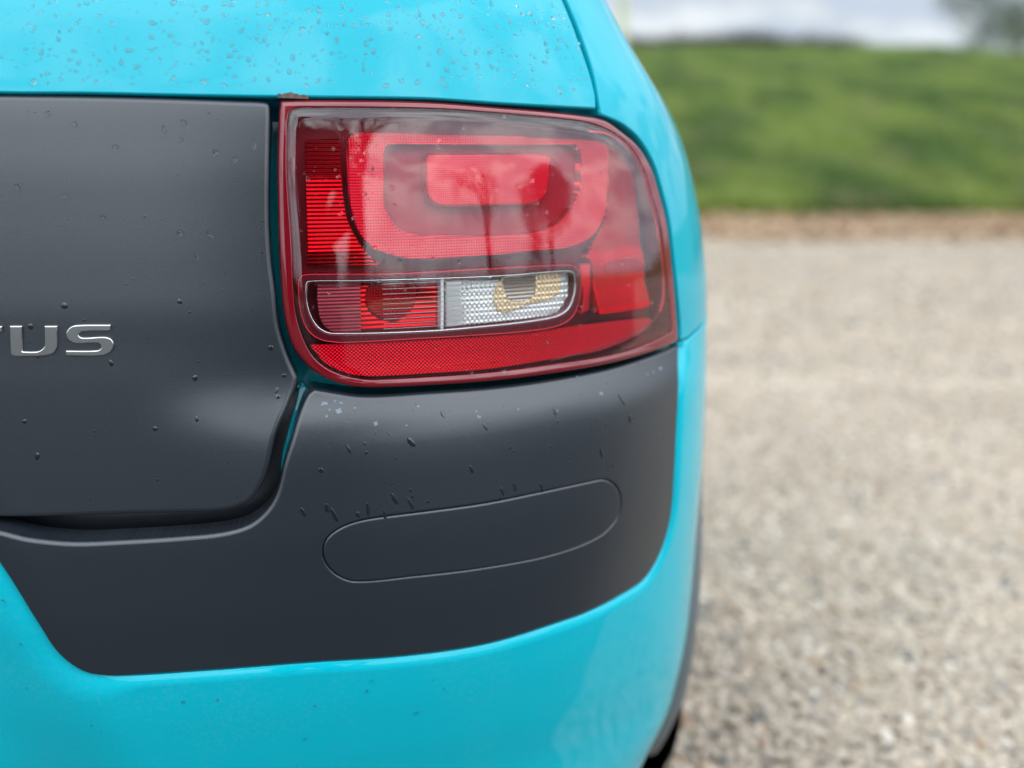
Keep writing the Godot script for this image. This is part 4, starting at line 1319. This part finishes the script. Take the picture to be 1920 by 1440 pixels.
func stone_mesh(variant: int) -> ArrayMesh:
	var r := RandomNumberGenerator.new()
	r.seed = 900 + variant
	var st := SurfaceTool.new()
	st.begin(Mesh.PRIMITIVE_TRIANGLES)
	st.set_smooth_group(-1)
	var g := (1.0 + sqrt(5.0)) / 2.0
	var v := [Vector3(-1, g, 0), Vector3(1, g, 0), Vector3(-1, -g, 0), Vector3(1, -g, 0), Vector3(0, -1, g), Vector3(0, 1, g), Vector3(0, -1, -g), Vector3(0, 1, -g), Vector3(g, 0, -1), Vector3(g, 0, 1), Vector3(-g, 0, -1), Vector3(-g, 0, 1)]
	for k in 12:
		v[k] = v[k].normalized() * r.randf_range(0.72, 1.2) * Vector3(1.0, 0.62, 0.82)
	for f in [[0, 11, 5], [0, 5, 1], [0, 1, 7], [0, 7, 10], [0, 10, 11], [1, 5, 9], [5, 11, 4], [11, 10, 2], [10, 7, 6], [7, 1, 8], [3, 9, 4], [3, 4, 2], [3, 2, 6], [3, 6, 8], [3, 8, 9], [4, 9, 5], [2, 4, 11], [6, 2, 10], [8, 6, 7], [9, 8, 1]]:
		for k in [f[0], f[2], f[1]]:
			st.add_vertex(v[k])
	st.generate_normals()
	return st.commit()


func make_gravel() -> void:
	rng.seed = 55
	M.stone = mat(Color.WHITE, 0.9, {"vertex_color_use_as_albedo": true})
	var where := []
	var tint := []
	var tones := [Color(0.46, 0.42, 0.36), Color(0.50, 0.46, 0.40), Color(0.43, 0.40, 0.36), Color(0.55, 0.52, 0.47), Color(0.38, 0.36, 0.34), Color(0.20, 0.22, 0.24), Color(0.40, 0.30, 0.22), Color(0.66, 0.65, 0.62)]
	var odds := [0.34, 0.6, 0.76, 0.86, 0.93, 0.95, 0.97, 1.0]
	for k in 135000:
		var near := k < 74000
		var z := rng.randf_range(-3.6, -0.12) if near else -3.4 - 9.6 * pow(rng.randf(), 1.4)
		var x := rng.randf_range(0.0, 1.2) + rng.randf() * (0.9 - z) * 0.66 if near else rng.randf_range(0.1, 0.6) + rng.randf() * (0.9 - z) * 0.75
		var r := (0.007 + 0.012 * pow(rng.randf(), 2.2)) * (1.0 if near else 1.5)
		var b := Basis.from_euler(Vector3(rng.randf_range(-0.6, 0.6), rng.randf() * TAU, rng.randf_range(-0.6, 0.6))) * Basis.from_scale(Vector3(rng.randf_range(0.75, 1.35), rng.randf_range(0.7, 1.2), rng.randf_range(0.8, 1.2)) * r)
		var pick := rng.randf()
		var t := 0
		while pick > odds[t]:
			t += 1
		where.append(Transform3D(b, Vector3(x, r * rng.randf_range(0.1, 0.5), z)))
		tint.append(tones[t] * Color(0.93, 0.85, 0.765) * rng.randf_range(0.86, 1.14) * (1.06 + 0.14 * noise.get_noise_2d(x * 1.3, z * 1.3)))
	var o := scatter("gravel", stone_mesh(0), M.stone, where, tint)
	thing(o, "loose pale gravel chips lying all over the yard beside the car", "gravel", "", "stuff")


func make_debris() -> void:   # a torn bit of dead leaf caught in the seam above the lamp's inner corner
	var st := SurfaceTool.new()
	st.begin(Mesh.PRIMITIVE_TRIANGLES)
	var top := []
	var low := []
	for k in 15:
		var s := lerpf(-193.0, -168.0, k / 14.0)
		var tall := 0.8 + 1.8 * exp(-pow((k - 6.0) / 2.4, 2.0)) + 0.5 * sin(k * 2.3)
		top.append(body(s, 1039.0 - (s + 193.0) * 0.03 + tall, 2.2 + 0.8 * sin(k * 1.7)))
		low.append(body(s, 1037.6 - (s + 193.0) * 0.03 - 0.8, 1.0))
	for k in 14:
		for q in [low[k], top[k], top[k + 1], low[k], top[k + 1], low[k + 1]]:
			st.add_vertex(q)
	st.generate_normals()
	var o := part("dead_leaf", st.commit(), mat(lin(0.17, 0.11, 0.085), 0.8), self)
	thing(o, "torn brown bit of dead leaf caught above the tail lamp's inner top corner", "leaf")
